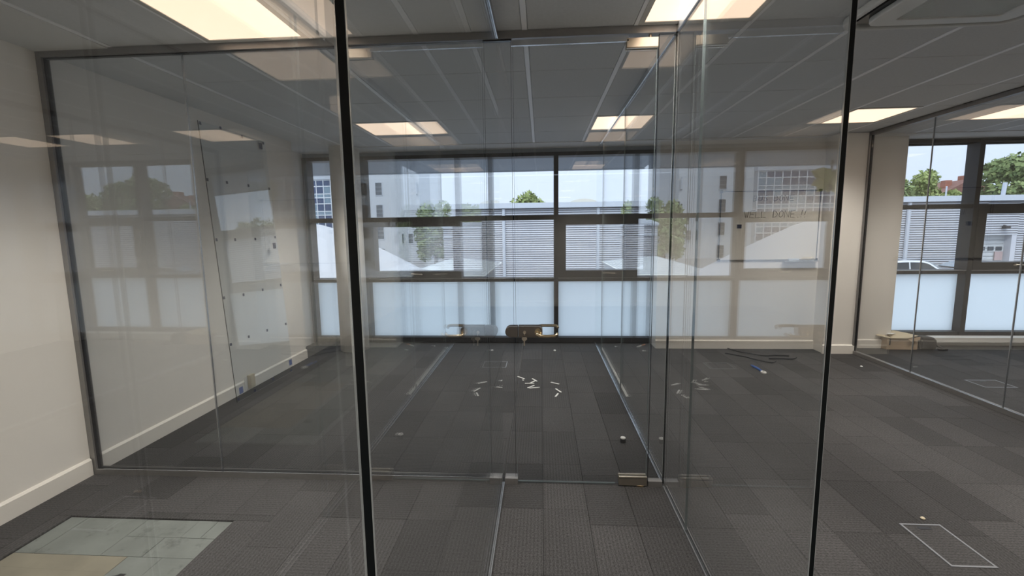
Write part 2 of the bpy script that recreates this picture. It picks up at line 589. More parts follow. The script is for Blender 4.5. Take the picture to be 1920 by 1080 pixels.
# ================================================================== CEILING
ceil = struct('ceiling', MB().box(-3.6, XR+.3, YB-.3, 6.5, 2.72, 2.86), M['soffit'], 'suspended ceiling of dull grey square tiles')
GX0, GDX, GDY, GY0 = -0.085, 0.605, 0.65, 2.645
lamps = []      # (column, row) cells that hold a light
for cxi in (-3, 1, 5):
    for rj in (-1, 3, -5, -9):
        lamps.append((cxi, rj))
XCC = 4.42
tile_me = {}
def ctile(w, l):
    key = (round(w, 3), round(l, 3))
    if key not in tile_me:
        w2, l2 = w/2-.016, l/2-.0028
        me = bpy.data.meshes.new('ceiling_tile')
        vs = [(sx*w2, sy_*l2, 0.012) for sx, sy_ in ((-1, -1), (1, -1), (1, 1), (-1, 1))]
        vs += [(sx*w2, sy_*l2, 0.003) for sx, sy_ in ((-1, -1), (1, -1), (1, 1), (-1, 1))]
        vs += [(sx*(w2-.004), sy_*(l2-.003), 0) for sx, sy_ in ((-1, -1), (1, -1), (1, 1), (-1, 1))]
        fs = [(11, 10, 9, 8)]
        for i in range(4):
            j = (i+1) % 4
            fs += [(i, i+4, j+4, j), (i+4, i+8, j+8, j+4)]
        me.from_pydata(vs, [], fs)
        me.materials.append(M['ceil'])
        tile_me[key] = me
    return tile_me[key]
AC = (1.60, 2.50, 1.82, 2.735)
def ceiling_field(x_edges, rows, skip):
    for i in range(len(x_edges)-1):
        for j, (ya, yb) in enumerate(rows):
            if (i, j) in skip: continue
            inst('ceiling_tile', ctile(x_edges[i+1]-x_edges[i], yb-ya), ((x_edges[i]+x_edges[i+1])/2, (ya+yb)/2, H), ceil)
rows = []
for j in range(-10, 5):
    ya = GY0+GDY*j
    yb = min(ya+GDY, CEIL_Y)
    if yb-ya > .05 and ya > YB-.2: rows.append((max(ya, YB), yb, j))
xe = [GX0+GDX*i for i in range(-4, 7)] + [XC-.02]
ceiling_field(xe, [(a, b) for a, b, _ in rows], {(cxi+4, k) for cxi, rj in lamps for k, (_, _, j) in enumerate(rows) if j == rj})
xe2 = [XC+.02, XCC, XCC+GDX, 5.33, 5.33+GDX, 5.33+2*GDX, XR]
ceiling_field(xe2, [(a, b) for a, b, _ in rows], {(1+2*q, k) for q in (0, 1) for k, (_, _, j) in enumerate(rows) if j in (-1, 3, -5, -9)})
for x in xe[:-1]+xe2[1:]:
    obj('ceiling_bar', MB().box(x-.0145, x+.0145, YB, CEIL_Y, 2.6585, 2.69), M['bar'], ceil)
y0s = [a for a, _, _ in rows]
for y in y0s[1:]:
    obj('cross_bar', MB().box(GX0-GDX*4, XR, y-.0025, y+.0025, 2.668, 2.69), M['gasket'], ceil)
obj('plaster_margin', MB().box(XL-.3, GX0-4*GDX-.0145, YB, 6.4, 2.653, 2.72), M['soffit'], ceil)
obj('plaster_margin', MB().box(GX0-4*GDX-.0145, XR, CEIL_Y, 6.4, 2.653, 2.72), M['soffit'], ceil)

# ================================================================== WALLS
struct('wall_left', MB().box(XL-.25, XL, YB, 5.42, -.01, 2.66), M['wall'], 'plain cream painted wall on the left')
struct('wall_back', MB().box(XL-.25, XR+.2, YB-.2, YB, -.01, 2.66), M['wall'])
struct('wall_right', MB().box(XR, XR+.2, YB, 6.4, -.01, 2.66), M['wall'])
wf = MB().box(1.50, 3.50, 5.97, 6.45, -.01, 2.655)
struct('wall_far', wf, M['wall'], 'cream end wall that carries the whiteboard')
struct('wall_far', MB().box(3.50, 3.875, 5.745, 6.45, -.01, 2.655), M['wall'], 'shallow cream pier at the end of the right glass partition')
struct('wall_far', MB().box(3.875, 4.50, 6.03, 6.45, -.01, 2.655), M['wall'], 'narrow cream wall between the pier and the right window')
# storey above and below the windows so that no daylight leaks in
struct('wall_far', MB().box(-3.6, XR+.2, 6.26, 6.46, 2.60, 2.86), M['soffit_out'])
struct('wall_left', MB().box(-3.45, -3.30, 5.30, 6.5, -.01, 2.66), M['wall'], 'white reveal behind the end of the left wall')
def skirting(name, x0, x1, y0, y1, h=.115, label=None):
    b = MB()
    if abs(x1-x0) < abs(y1-y0):
        s = 1 if x1 > x0 else -1
        b.prism([(x0, 0.0), (x1, 0.0), (x1, h-.012), (x0+s*.006, h), (x0, h)], 'y', y0, y1)
    else:
        s = 1 if y1 > y0 else -1
        b.prism([(y0, 0.0), (y1, 0.0), (y1, h-.012), (y0+s*.006, h), (y0, h)], 'x', x0, x1)
    return struct(name, b, M['skirt'], label)
skirting('baseboard_left', XL, XL+.018, YB, YX-.03, label='white skirting board along the left wall before the glass')
skirting('baseboard_left', XL, XL+.018, YX+.03, 5.42, label='white skirting board along the left wall behind the glass')
skirting('baseboard_far', 1.50, 3.50, 5.97, 5.952, label='white skirting board under the whiteboard')
skirting('baseboard_far', 3.482, 3.87, 5.745, 5.727, label='white skirting board around the pier')
skirting('baseboard_far', 3.90, 4.50, 6.03, 6.012, label='white skirting board beyond the right partition')
skirting('baseboard_back', XL, XR, YB, YB+.018)
column = struct('column', MB().lathe((-2.53, 5.87, 0), [(.185, -.005), (.185, 2.655)], 40), M['wall'], 'round white column standing before the left window', smooth=False)
for p in column.data.polygons:
    p.use_smooth = abs(p.normal.z) < .5

# ================================================================== WINDOWS
def window(name, x0, x1, z, kind, label, jamb=(True, True)):
    """z: bottom, frost top, lower transom top, upper transom bottom, upper transom top, head bottom, head top"""
    zb, zf, zt, zu0, zu1, zh, zh1 = z
    w = structE(name, ((x0+x1)/2, YWIN, 0), label)
    yi, yo = 6.235, YWIN+.06
    m = .03
    if jamb[0]: obj('mullion', MB().box(x0-m, x0+m, yi, yo, 0.0, zh1), M['frame'], w)
    if jamb[1]: obj('mullion', MB().box(x1-m, x1+m, yi, yo, 0.0, zh1), M['frame'], w)
    a, b = x0+m, x1-m
    obj('bottom_rail', MB().box(a, b, yi+.01, yo, 0.0, zb), M['frame'], w)
    obj('transom', MB().box(a, b, yi+.01, yo, zf, zt), M['frame'], w)
    obj('transom', MB().box(a, b, yi+.01, yo, zu0, zu1), M['frame'], w)
    obj('head_rail', MB().box(a, b, yi+.01, yo, zh, zh1), M['frame'], w)
    obj('frosted_panel', MB().box(a-.005, b+.005, YWIN-.004, YWIN+.004, zb-.005, zf+.005, 1, 's').add([(a-.005, YWIN-.004, zb-.005), (b+.005, YWIN-.004, zb-.005), (b+.005, YWIN-.004, zf+.005), (a-.005, YWIN-.004, zf+.005)], [(0, 1, 2, 3)], 0), [M['frost'], M['wglass']], w)
    obj('pane', MB().box(a-.005, b+.005, YWIN-.006, YWIN+.006, zu1-.005, zh+.005), M['wglass'], w)
    # slim bead along the transom
    obj('bead', MB().box(a, b, yi+.002, yi+.01, zt-.006, zt), M['alu_lt'], w)
    if kind == 'open':
        s = obj('sash', MB().ring([(a, zt), (b, zt), (b, zu0), (a, zu0)], [(a+.10, zt+.10), (b-.045, zt+.10), (b-.045, zu0-.072), (a+.10, zu0-.072)], 'y', yi-.012, YWIN+.04), M['frame'], w)
        obj('sash_pane', MB().box(a+.095, b-.04, YWIN-.006, YWIN+.006, zt+.095, zu0-.067), M['wglass'], s)
        hx = (a+b)/2
        hb = MB().box(hx-.02, hx+.02, yi-.022, yi-.012, zt+.055, zt+.08)
        hb.tube([(hx, yi-.03, zt+.068), (hx+.02, yi-.05, zt+.070), (hx+.15, yi-.05, zt+.064)], .008, 8)
        obj('window_handle', hb, M['steel'], s)
    else:
        obj('pane', MB().box(a-.005, b+.005, YWIN-.006, YWIN+.006, zt-.005, zu0+.005), M['wglass'], w)
    return w
ZL = (.073, .866, .916, 1.710, 1.772, 2.555, 2.603)
ZR = (.165, .935, .985, 1.78, 1.83, 2.60, 2.640)
window('window_1', -3.27, -2.74, ZL, 'fixed', 'narrow dark framed window to the left of the round column', (True, False))
window('window_2', -2.46, -1.14, ZL, 'open', 'dark framed window with an opening sash just right of the column', (True, True))
window('window_3', -1.14, 0.205, ZL, 'fixed', 'dark framed window without a sash seen through the glass door', (False, True))
window('window_4', 0.205, 1.490, ZL, 'open', 'dark framed window with an opening sash beside the end wall', (False, True))
window('window_5', 4.53, 5.545, ZR, 'fixed', 'dark framed window without a sash in the right room', (True, True))
window('window_6', 5.545, 6.62, ZR, 'open', 'dark framed window with an opening sash in the right room', (False, True))
struct('window_1', MB().box(-2.77, -2.43, 6.235, YWIN+.06, 0, 2.603), M['frame'], 'dark cladding post behind the round column')
struct('wall_far', MB().box(6.65, XR+.2, 6.10, 6.45, -.01, 2.655), M['wall'])
struct('trim_1', MB().box(4.50, 6.65, 6.10, 6.235, .055, .118).box(4.50, 6.65, 6.16, 6.235, .0, .055), M['white'], 'white sill ledge under the right room windows')

# ================================================================== GLASS PARTITIONS
GT = .006   # half thickness of a sheet of glass
def pane_y(parent, x, y0, y1, z0, z1, end0=False, end1=False):
    """sheet that runs front to back, with dark polished ends"""
    p = obj('glass_pane', MB().box(x-GT, x+GT, y0, y1, z0, z1, skip='sn' if (end0 and end1) else ('s' if end0 else ('n' if end1 else ''))), M['glass'], parent)
    for e, ys, s in ((end0, y0, -1), (end1, y1, 1)):
        if e:
            obj('polished_edge', MB().box(x-GT, x+GT, min(ys, ys+s*.004), max(ys, ys+s*.004), z0, z1), M['edge'], p)
            obj('edge_bevel', MB().box(x-GT-.0018, x-GT-.0001, min(ys, ys+s*.004), max(ys, ys+s*.004), z0, z1)
                .box(x+GT+.0001, x+GT+.0010, min(ys, ys+s*.004), max(ys, ys+s*.004), z0, z1), M['edge_lt'], p)
    return p

def pane_x(parent, y, x0, x1, z0, z1, e0=True, e1=True):
    p = obj('glass_pane', MB().box(x0, x1, y-GT, y+GT, z0, z1, skip=('w' if e0 else '')+('e' if e1 else '')), M['glass'], parent)
    for e, xs, s in ((e0, x0, -1), (e1, x1, 1)):
        if e:
            obj('polished_edge', MB().box(min(xs, xs+s*.0012), max(xs, xs+s*.0012), y-GT, y+GT, z0, z1), M['edge'], p)
    return p

def channel_y(parent, name, x, y0, y1, z0, z1, w=.013):
    b = MB().box(x-w, x-GT-.001, y0, y1, z0, z1).box(x+GT+.001, x+w, y0, y1, z0, z1)
    c = obj(name, b, M['alu_lt'], parent)
    obj('gasket_strip', MB().box(x-GT-.001, x+GT+.001, y0, y1, z0 if z0 > 1 else z0, (z0+.006) if z0 < 1 else z1), M['gasket'], c)
    return c

ZT = 2.62
# A: left of the camera, ends at the glass front
pa = thing('glass_partition', (XA, 1.2, 0), 'clear glass partition left of the camera with one black edged joint', 'partition')
pane_y(pa, XA, .585, YX-.012, .008, ZT+.02, end0=True)
TA = math.tan(math.radians(.75))
def slant(x0, x1, y0, y1, z0, z1):
    return MB().hexa([(x0-TA*(.579-y), y, z0) if k == 0 else (x1-TA*(.579-y), y, z0) for y, k in ((y0, 0), (y0, 1), (y1, 1), (y1, 0))],
                     [(x0-TA*(.579-y), y, z1) if k == 0 else (x1-TA*(.579-y), y, z1) for y, k in ((y0, 0), (y0, 1), (y1, 1), (y1, 0))])
np_ = obj('glass_pane', slant(XA-GT, XA+GT, -1.60, .553, .008, ZT+.02), M['glass'], pa)
obj('edge_bevel', MB().box(XA+GT-.0030, XA+GT-.0004, .5532, .5548, .008, ZT+.02), M['edge_lt'], np_)
for z0, z1 in ((0.0, .016), (ZT, H-.001)):
    obj('floor_channel' if z0 == 0 else 'ceiling_channel', slant(XA-.013, XA-GT-.001, -1.60, .583, z0, z1), M['alu_lt'], pa)
    obj('floor_channel' if z0 == 0 else 'ceiling_channel', slant(XA+GT+.001, XA+.013, -1.60, .583, z0, z1), M['alu_lt'], pa)
channel_y(pa, 'floor_channel', XA, .585, YX-.026, 0.0, .016)
channel_y(pa, 'ceiling_channel', XA, .585, YX-.026, ZT, H-.001)
# B: right of the camera, runs on to the windows
pb = thing('glass_partition', (XB, 3.7, 0), 'clear glass partition running from right of the camera to the far windows', 'partition')
pane_y(pb, XB, 1.205, 2.236, .008, ZT+.02, end0=True)
pane_y(pb, XB, 2.240, YX-.008, .008, ZT+.02)
pane_y(pb, XB, YX+.012, 4.20, .008, ZT+.02, end0=True)
pane_y(pb, XB, 4.204, 5.60, .008, ZT+.02)
pane_y(pb, XB, 5.604, 6.225, .008, ZT+.02)
for y in (2.238, 4.202, 5.602):
    obj('joint_strip', MB().box(XB-GT, XB+GT, y-.0014, y+.0014, .008, ZT+.02), M['bevel'], pb)
channel_y(pb, 'floor_channel', XB, 1.205, YX-.026, 0.0, .016)
channel_y(pb, 'floor_channel', XB, YX+.026, 6.225, 0.0, .016)
channel_y(pb, 'ceiling_channel', XB, 1.205, YX-.026, ZT, H-.001)
channel_y(pb, 'ceiling_channel', XB, YX+.026, 5.845, ZT, H-.001)
# glass front across the room, left of the corridor
pf = thing('glass_partition', (-1.6, YX, 0), 'framed glass front running from the left wall to the glass door', 'partition')
pane_x(pf, YX, -3.02, -2.092, .036, ZT+.01, e0=False, e1=False)
pane_x(pf, YX, -2.086, -.165, .036, ZT+.01, e0=False, e1=True)
obj('joint_strip', MB().box(-2.092, -2.086, YX-GT, YX+GT, .036, ZT), M['alu_lt'], pf)
obj('side_post', MB().box(XL+.0005, -2.945, YX-.025, YX+.025, 0, ZT), M['alu'], pf)
obj('side_gasket', MB().box(-2.945, -2.935, YX-.012, YX+.012, .03, ZT), M['gasket'], pf)
obj('base_rail', MB().box(-2.945, -.30, YX-.025, YX+.025, 0, .036), M['alu'], pf)
obj('base_bead', MB().box(-2.945, -.30, YX-.0245, YX-.0185, .036, .0395), M['alu_lt'], pf)
obj('base_gasket', MB().box(-2.945, -.30, YX-.012, YX+.012, .036, .041), M['gasket'], pf)
obj('base_clip', MB().box(-.30, -.262, YX-.03, YX+.03, 0, .04), M['alu'], pf)
obj('base_clip', MB().box(-.230, -.152, YX-.03, YX+.03, 0, .04), M['alu'], pf)
obj('head_rail', MB().box(-2.98+.0005, XB-.013, YX-.025, YX+.025, ZT, H-.001), M['alu'], pf)
obj('head_gasket', MB().box(-2.945, -.16, YX-.012, YX+.012, ZT-.006, ZT), M['gasket'], pf)
# short glass upright between door and right partition
ps = thing('glass_sidelight', (.69, YX, 0), 'narrow glass upright between the door hinge side and right partition', 'glass panel')
pane_x(ps, YX, .648, XB-.009, .008, ZT, e0=True, e1=False)
obj('base_clip', MB().box(.648, XB-.014, YX-.02, YX+.02, 0, .035), M['alu'], ps)
# right partition C
pc = thing('glass_partition', (XC, 2.6, 0), 'grey railed glass partition enclosing the right room', 'partition')
for a, b in ((4.884, 5.725), (3.915, 4.878), (2.95, 3.909), (1.98, 2.944), (1.0, 1.974), (-.5, .994)):
    pane_y(pc, XC, a, b, .04, ZT)
for y in (4.881, 3.912, 2.947, 1.977, .997):
    obj('joint_strip', MB().box(XC-GT, XC+GT, y-.003, y+.003, .04, ZT), M['alu_lt'], pc)
obj('base_rail', MB().box(XC-.025, XC+.025, -.5, 5.727, 0, .04), M['alu'], pc)
obj('base_bead', MB().box(XC-.0245, XC-.017, -.5, 5.727, .04, .0435), M['alu_lt'], pc)
obj('head_rail', MB().box(XC-.025, XC+.025, -.5, 5.727, ZT, H-.001), M['alu'], pc)
obj('end_post', MB().box(XC-.03, XC+.02, 5.7275, 5.744, 0, H-.001), M['alu'], pc)
obj('end_gasket', MB().box(XC-.012, XC+.012, 5.7255, 5.7275, .04, ZT), M['gasket'], pc)

# ------------------------------------------------------------------ glass door
door = structE('door_1', (.24, YX, 0), 'frameless glass door with steel patch fittings and a dark lock')
dp = obj('door_pane', MB().box(-.153, .636, YX-GT, YX+GT, .012, 2.605, skip='we'), M['glass'], door)
obj('polished_edge', MB().box(-.1545, -.153, YX-GT, YX+GT, .012, 2.605), M['bevel'], dp)
obj('polished_edge', MB().box(.636, .6375, YX-GT, YX+GT, .012, 2.605), M['bevel'], dp)
obj('bottom_seal', MB().box(-.15, .448, YX-.004, YX+.004, .004, .012), M['bevel'], door)
obj('head_seal', MB().box(-.16, .48, YX-.022, YX-.008, 2.582, 2.592).box(-.16, .48, YX-.020, YX-.010, 2.592, 2.614), M['alu_lt'], door)
def patch(z0, z1):
    b = MB().box(.470, .640, YX-.022, YX-GT-.001, z0, z1).box(.470, .640, YX+GT+.001, YX+.022, z0, z1)
    o = obj('patch_fitting', b, M['steel'], door, bevel=.002)
    obj('cover_line', MB().box(.471, .639, YX-.0235, YX-.022, z1-.012, z1-.010) if z0 < 1 else MB().box(.471, .639, YX-.0235, YX-.022, z0+.004, z0+.006), M['gasket'], o)
    return o
pbm = patch(.006, .064)
ptp = patch(2.545, 2.600)
obj('pivot', MB().lathe((.60, YX, 0), [(.03, .0005), (.03, .004), (.012, .004), (.012, .012)], 20), M['brass'], pbm)
obj('pivot', MB().lathe((.60, YX, 0), [(.009, 2.598), (.009, ZT-.0005)], 16), M['steel'], ptp)
# lock: rounded keeper on the fixed glass, case on the door
def stadium_left(x0, x1, z0, z1, n=10):
    r = (z1-z0)/2
    pts = [(x1, z0), (x1, z1)]
    for i in range(n+1):
        a = PI/2+PI*i/n
        pts.append((x0+r+r*math.cos(a), (z0+z1)/2+r*math.sin(a)))
    return pts
def case_right(x0, x1, z0, z1, c):
    pts = [(x0, z0)]
    for i in range(6):
        a = -PI/2+PI/2*i/5
        pts.append((x1-c+c*math.cos(a), z0+c+c*math.sin(a)))
    for i in range(6):
        a = PI/2*i/5
        pts.append((x1-c+c*math.cos(a), z1-c+c*math.sin(a)))
    pts.append((x0, z1))
    return pts
LZ0, LZ1 = .935, 1.003
for s, m in ((-1, 'lockmetal'), (1, 'lockmetal')):
    ya, yb = (YX-.030, YX-GT-.0005) if s < 0 else (YX+GT+.0005, YX+.030)
    obj('lock_keeper', MB().prism(stadium_left(-.217, -.1415, LZ0+.001, LZ1-.001), 'y', ya, yb), M[m], door, bevel=.003)
    lc = obj('lock_case', MB().prism(case_right(-.1385, .006, LZ0, LZ1, .026), 'y', ya, yb), M[m], door, bevel=.003)
    yy = ya if s < 0 else yb
    yf = yy+s*.030
    zc = (LZ0+LZ1)/2
    if s < 0:
        path = [(-.026, yy, zc-.004), (-.026, yf+.010, zc-.005), (-.022, yf+.002, zc-.010), (-.006, yf, zc-.017), (.030, yf, zc-.019), (.075, yf, zc-.016), (.088, yf+.004, zc-.010), (.092, yf+.016, zc-.004)]
    else:
        path = [(-.026, yy, zc+.004), (-.026, yf-.010, zc+.010), (-.020, yf-.002, zc+.018), (.0, yf, zc+.021), (.080, yf, zc+.021), (.094, yf-.004, zc+.017), (.098, yf-.016, zc+.010)]
    obj('lever_handle', MB().tube(path, [.010, .0095, .0095, .0092, .009, .009, .0085, .008][:len(path)], 12), M['brass'], lc, smooth=True)
    obj('lever_rose', MB().prism([(-.022+.024*math.cos(t*PI/8)*.8, zc+.024*math.sin(t*PI/8)) for t in range(16)], 'y', min(yy, yy+s*.004), max(yy, yy+s*.004)), M['brass'], lc)
    if s < 0:
        obj('key_cylinder', MB().prism([(-.101+.009*math.cos(t*PI/8), zc+.010*math.sin(t*PI/8)-.002) for t in range(16)], 'y', yy-.004, yy), M['steel'], lc)
key = thing('key', (-.101, YX-.05, .93), 'small steel key hanging from the door lock with a second key', 'key')
kz = .960
obj('key_blade', MB().box(-.1025, -.0995, YX-.048, YX-.034, kz-.004, kz+.004), M['steel'], key)
obj('key_bow', MB().ring([(-.101+.0015*0, 0)] and [(YX-.055+.010*math.cos(t*PI/6), kz+.010*math.sin(t*PI/6)) for t in range(12)], [(YX-.055+.004*math.cos(t*PI/6), kz+.004*math.sin(t*PI/6)) for t in range(12)], 'x', -.1025, -.0995), M['steel'], key)
obj('key_ring', MB().tube([(-.101+.012*math.sin(t*PI/6), YX-.057, kz-.016+.012*math.cos(t*PI/6)) for t in range(13)], .0012, 6), M['brass'], key)
obj('spare_key', MB().prism([(-.113, .944), (-.117, .934), (-.112, .926), (-.1055, .922), (-.1055, .895), (-.102, .890), (-.098, .895), (-.098, .922), (-.090, .926), (-.085, .934), (-.089, .944)], 'y', YX-.059, YX-.0565), M['steel'], key)

# ================================================================== CEILING LIGHTS
def ceiling_light(x0, y0, label, dim=1.0):
    x1, y1 = x0+GDX, y0+GDY
    t = thing('ceiling_light', ((x0+x1)/2, (y0+y1)/2, H), label, 'ceiling light', None)
    o = [(x0+.006, y0+.004), (x1-.006, y0+.004), (x1-.006, y1-.004), (x0+.006, y1-.004)]
    i = [(x0+.034, y0+.038), (x1-.034, y0+.038), (x1-.034, y1-.040), (x0+.034, y1-.040)]
    obj('lamp_frame', MB().ring(o, i, 'z', H-.004, H+.02), M['lampframe'], t)
    obj('diffuser', MB().box(x0+.034, x1-.034, y0+.038, y1-.040, H, H+.012), M['lamp'], t)
    ld = bpy.data.lights.new('lamp_light', 'AREA')
    ld.shape = 'RECTANGLE'
    ld.size, ld.size_y = GDX-.08, GDY-.09
    ld.energy = LAMP_WATT*dim
    ld.color = (1.0, 0.94, 0.85)
    ld.spread = math.radians(115)
    lo = bpy.data.objects.new('lamp_light', ld)
    COL.objects.link(lo)
    lo.parent = t
    lo.location = (0, 0, -.003)
    return t
LL = {(-3, 3): 'square warm light panel over the left glazed room near the windows',
      (1, 3): 'square warm light panel over the far end of the middle partition',
      (5, 3): 'square warm light panel before the whiteboard wall near the right partition',
      (-3, -1): 'large near light panel left of the camera just before the glass front',
      (1, -1): 'near light panel above the glass door crossed by the right partition rail',
      (5, -1): 'light panel beside the ceiling air conditioner outside the right edge',
      (-3, -5): 'light panel behind the camera on the left', (1, -5): 'light panel behind the camera in the middle',
      (5, -5): 'light panel behind the camera on the right', (-3, -9): 'rearmost light panel on the left',
      (1, -9): 'rearmost light panel in the middle', (5, -9): 'rearmost light panel on the right'}
for cxi, rj in lamps:
    ceiling_light(GX0+GDX*cxi, GY0+GDY*rj, LL[(cxi, rj)], .6 if (cxi, rj) == (5, 3) else 1.0)
RL = {(0, 3): 'light panel inside the right glazed room at the top right', (1, 3): 'light panel deep in the right room',
      (0, -1): 'near light panel in the right room', (1, -1): 'near light panel against the right room wall',
      (0, -5): 'light panel behind the camera in the right room', (1, -5): 'light panel behind the camera by the right wall',
      (0, -9): 'rearmost light panel in the right room', (1, -9): 'rearmost light panel by the right wall'}
for q in (0, 1):
    for rj in (-1, 3, -5, -9):
        ceiling_light((XCC, 5.33)[q], GY0+GDY*rj, RL[(q, rj)], .35)

# ================================================================== AIR CONDITIONER
ax0, ax1, ay0, ay1 = AC
ac = thing('air_conditioner', ((ax0+ax1)/2, (ay0+ay1)/2, 2.61), 'grey ceiling cassette air conditioner with a ribbed central grille', 'air conditioner')
obj('back_box', MB().box(ax0+.06, ax1-.06, ay0+.06, ay1-.06, 2.632, 2.657), M['gasket'], ac)
obj('outer_rim', MB().ring(rrect(ax0, ax1, ay0, ay1, .10), rrect(ax0+.028, ax1-.028, ay0+.028, ay1-.028, .08), 'z', 2.618, 2.657), M['ac'], ac, bevel=.008)
obj('inner_panel', MB().ring(rrect(ax0+.088, ax1-.088, ay0+.088, ay1-.088, .07), rrect(ax0+.20, ax1-.20, ay0+.16, ay1-.16, .02), 'z', 2.604, 2.632), M['ac'], ac, bevel=.006)
for (a, b, c, d) in ((ax0+.16, ax1-.16, ay1-.070, ay1-.034), (ax0+.16, ax1-.16, ay0+.037, ay0+.075)):
    obj('louvre', MB().hexa([(a, c, 2.620), (b, c, 2.620), (b, d, 2.628), (a, d, 2.628)], [(a, c, 2.624), (b, c, 2.624), (b, d, 2.632), (a, d, 2.632)]), M['ac'], ac)
for (a, b, c, d) in ((ax1-.075, ax1-.037, ay0+.16, ay1-.16),):
    obj('louvre', MB().hexa([(a, c, 2.620), (b, c, 2.628), (b, d, 2.628), (a, d, 2.620)], [(a, c, 2.624), (b, c, 2.632), (b, d, 2.632), (a, d, 2.624)]), M['ac'], ac)
gr = obj('grille', MB().box(ax0+.20, ax1-.20, ay0+.16, ay1-.16, 2.614, 2.630), M['acgrille'], ac)
rb = MB()
k = 0
x = ax0+.205
while x < ax1-.205:
    rb.box(x, x+.004, ay0+.16, ay1-.16, 2.608, 2.614)
    x += .0105
tag(obj('grille_ribs', rb, M['ac'], gr), kind='stuff')

# ================================================================== THINGS INSIDE
# sheet of clear glass leaning on the left wall
SB, STp = Vector((-2.850, 0, .003)), Vector((XL+.0075, 0, 2.553))
sn = (STp-SB)
sheet = thing('glass_sheet', (-2.85, 4.38, 0), 'tall clear glass sheet leaning on the left wall with blue tape dots', 'glass sheet')
nrm = Vector((sn.z, 0, -sn.x)).normalized()
def sheet_pt(y, t, off=0.0):
    p = SB+sn*t+nrm*off
    return Vector((p.x, y, p.z))
SY0, SY1 = 3.905, 4.865
b0, b1 = [sheet_pt(SY0, 0), sheet_pt(SY0, 0, .006), sheet_pt(SY1, 0, .006), sheet_pt(SY1, 0)], [sheet_pt(SY0, 1), sheet_pt(SY0, 1, .006), sheet_pt(SY1, 1, .006), sheet_pt(SY1, 1)]
obj('glass_pane', MB().hexa(b0, b1), M['wglass'], sheet)
e = .004
obj('near_edge', MB().hexa([sheet_pt(SY0-e, 0), sheet_pt(SY0-e, 0, .006), sheet_pt(SY0-.0002, 0, .006), sheet_pt(SY0-.0002, 0)], [sheet_pt(SY0-e, 1), sheet_pt(SY0-e, 1, .006), sheet_pt(SY0-.0002, 1, .006), sheet_pt(SY0-.0002, 1)]), M['edge'], sheet)
def tape(y, z, w, h, m):
    t = z/2.55
    dt = h/2/2.55
    obj('tape_piece', MB().hexa([sheet_pt(y-w/2, t-dt, .0064), sheet_pt(y-w/2, t-dt, .0074), sheet_pt(y+w/2, t-dt, .0074), sheet_pt(y+w/2, t-dt, .0064)],
                              [sheet_pt(y-w/2, t+dt, .0064), sheet_pt(y-w/2, t+dt, .0074), sheet_pt(y+w/2, t+dt, .0074), sheet_pt(y+w/2, t+dt, .0064)]), m, sheet)
for z in (2.535, 2.055, 1.525, .99, .553, .03):
    for y in (3.925, 4.18, 4.49, 4.83):
        tape(y+random.uniform(-.012, .012), z+random.uniform(-.012, .012), .026, .026, M['tape'])
for y, z, m in ((4.778, 2.49, 'tape'), (4.803, 1.435, 'tape'), (4.835, .112, 'tape_b'), (3.975, .095, 'tape_b')):
    tape(y, z, .055, .062, M[m])
# socket box on the skirting board
so = thing('socket_box', (XL+.03, 4.27, .05), 'small beige socket box on the left skirting behind the glass sheet', 'socket')
obj('box_body', MB().box(XL+.019, XL+.050, 4.235, 4.315, .02, .155), M['beige'], so, bevel=.003)
obj('face_plate', MB().box(XL+.050, XL+.054, 4.242, 4.308, .03, .145), M['beige'], so)
obj('back_plate', MB().box(XL+.0185, XL+.022, 4.19, 4.235, .02, .15), M['white'], so)

# whiteboard with handwriting
WX0, WX1, WZ0, WZ1, WY = 2.264, 3.462, 1.160, 2.018, 5.97
wb = thing('whiteboard', ((WX0+WX1)/2, WY, WZ0), 'thin framed whiteboard on the end wall with faint handwriting', 'whiteboard')
obj('board_face', MB().box(WX0, WX1, WY-.012, WY-.001, WZ0, WZ1), M['board'], wb)
obj('board_frame', MB().ring([(WX0-.004, WZ0-.004), (WX1+.004, WZ0-.004), (WX1+.004, WZ1+.004), (WX0-.004, WZ1+.004)], [(WX0+.003, WZ0+.003), (WX1-.003, WZ0+.003), (WX1-.003, WZ1-.003), (WX0+.003, WZ1-.003)], 'y', WY-.018, WY-.001), M['boardtrim'], wb)
for cx_, cz_ in ((WX0, WZ0), (WX1, WZ0), (WX1, WZ1), (WX0, WZ1)):
    obj('board_corner', MB().box(cx_-.016, cx_+.016, WY-.021, WY-.001, cz_-.016, cz_+.016), M['gasket'], wb)
obj('pen_tray', MB().prism([(WY-.002, WZ0-.022), (WY-.07, WZ0-.022), (WY-.07, WZ0-.008), (WY-.064, WZ0-.008), (WY-.064, WZ0-.016), (WY-.002, WZ0-.016)], 'x', 3.06, WX1), M['alu_lt'], wb)
GL = {'W': [[(0, 1), (.25, 0), (.5, .7), (.75, 0), (1, 1)]], 'E': [[(1, 1), (0, 1), (0, 0), (1, 0)], [(0, .52), (.8, .52)]], 'L': [[(0, 1), (0, 0), (1, 0)]],
      'D': [[(0, 0), (0, 1), (.6, .9), (1, .5), (.6, .1), (0, 0)]], 'O': [[(.5, 1), (.1, .75), (.1, .25), (.5, 0), (.9, .25), (.9, .75), (.5, 1)]],
      'N': [[(0, 0), (0, 1), (1, 0), (1, 1)]], '!': [[(.5, 1), (.4, .35)], [(.35, .08), (.4, 0)]], '.': [[(.4, .06), (.5, 0)]],
      'B': [[(0, 0), (0, 1), (.7, .9), (.7, .6), (0, .5), (.8, .4), (.8, .1), (0, 0)]], 'U': [[(0, 1), (0, .2), (.4, 0), (.9, .2), (.9, 1)]],
      'S': [[(.9, .9), (.4, 1), (.05, .75), (.5, .5), (.9, .25), (.5, 0), (0, .12)]]}
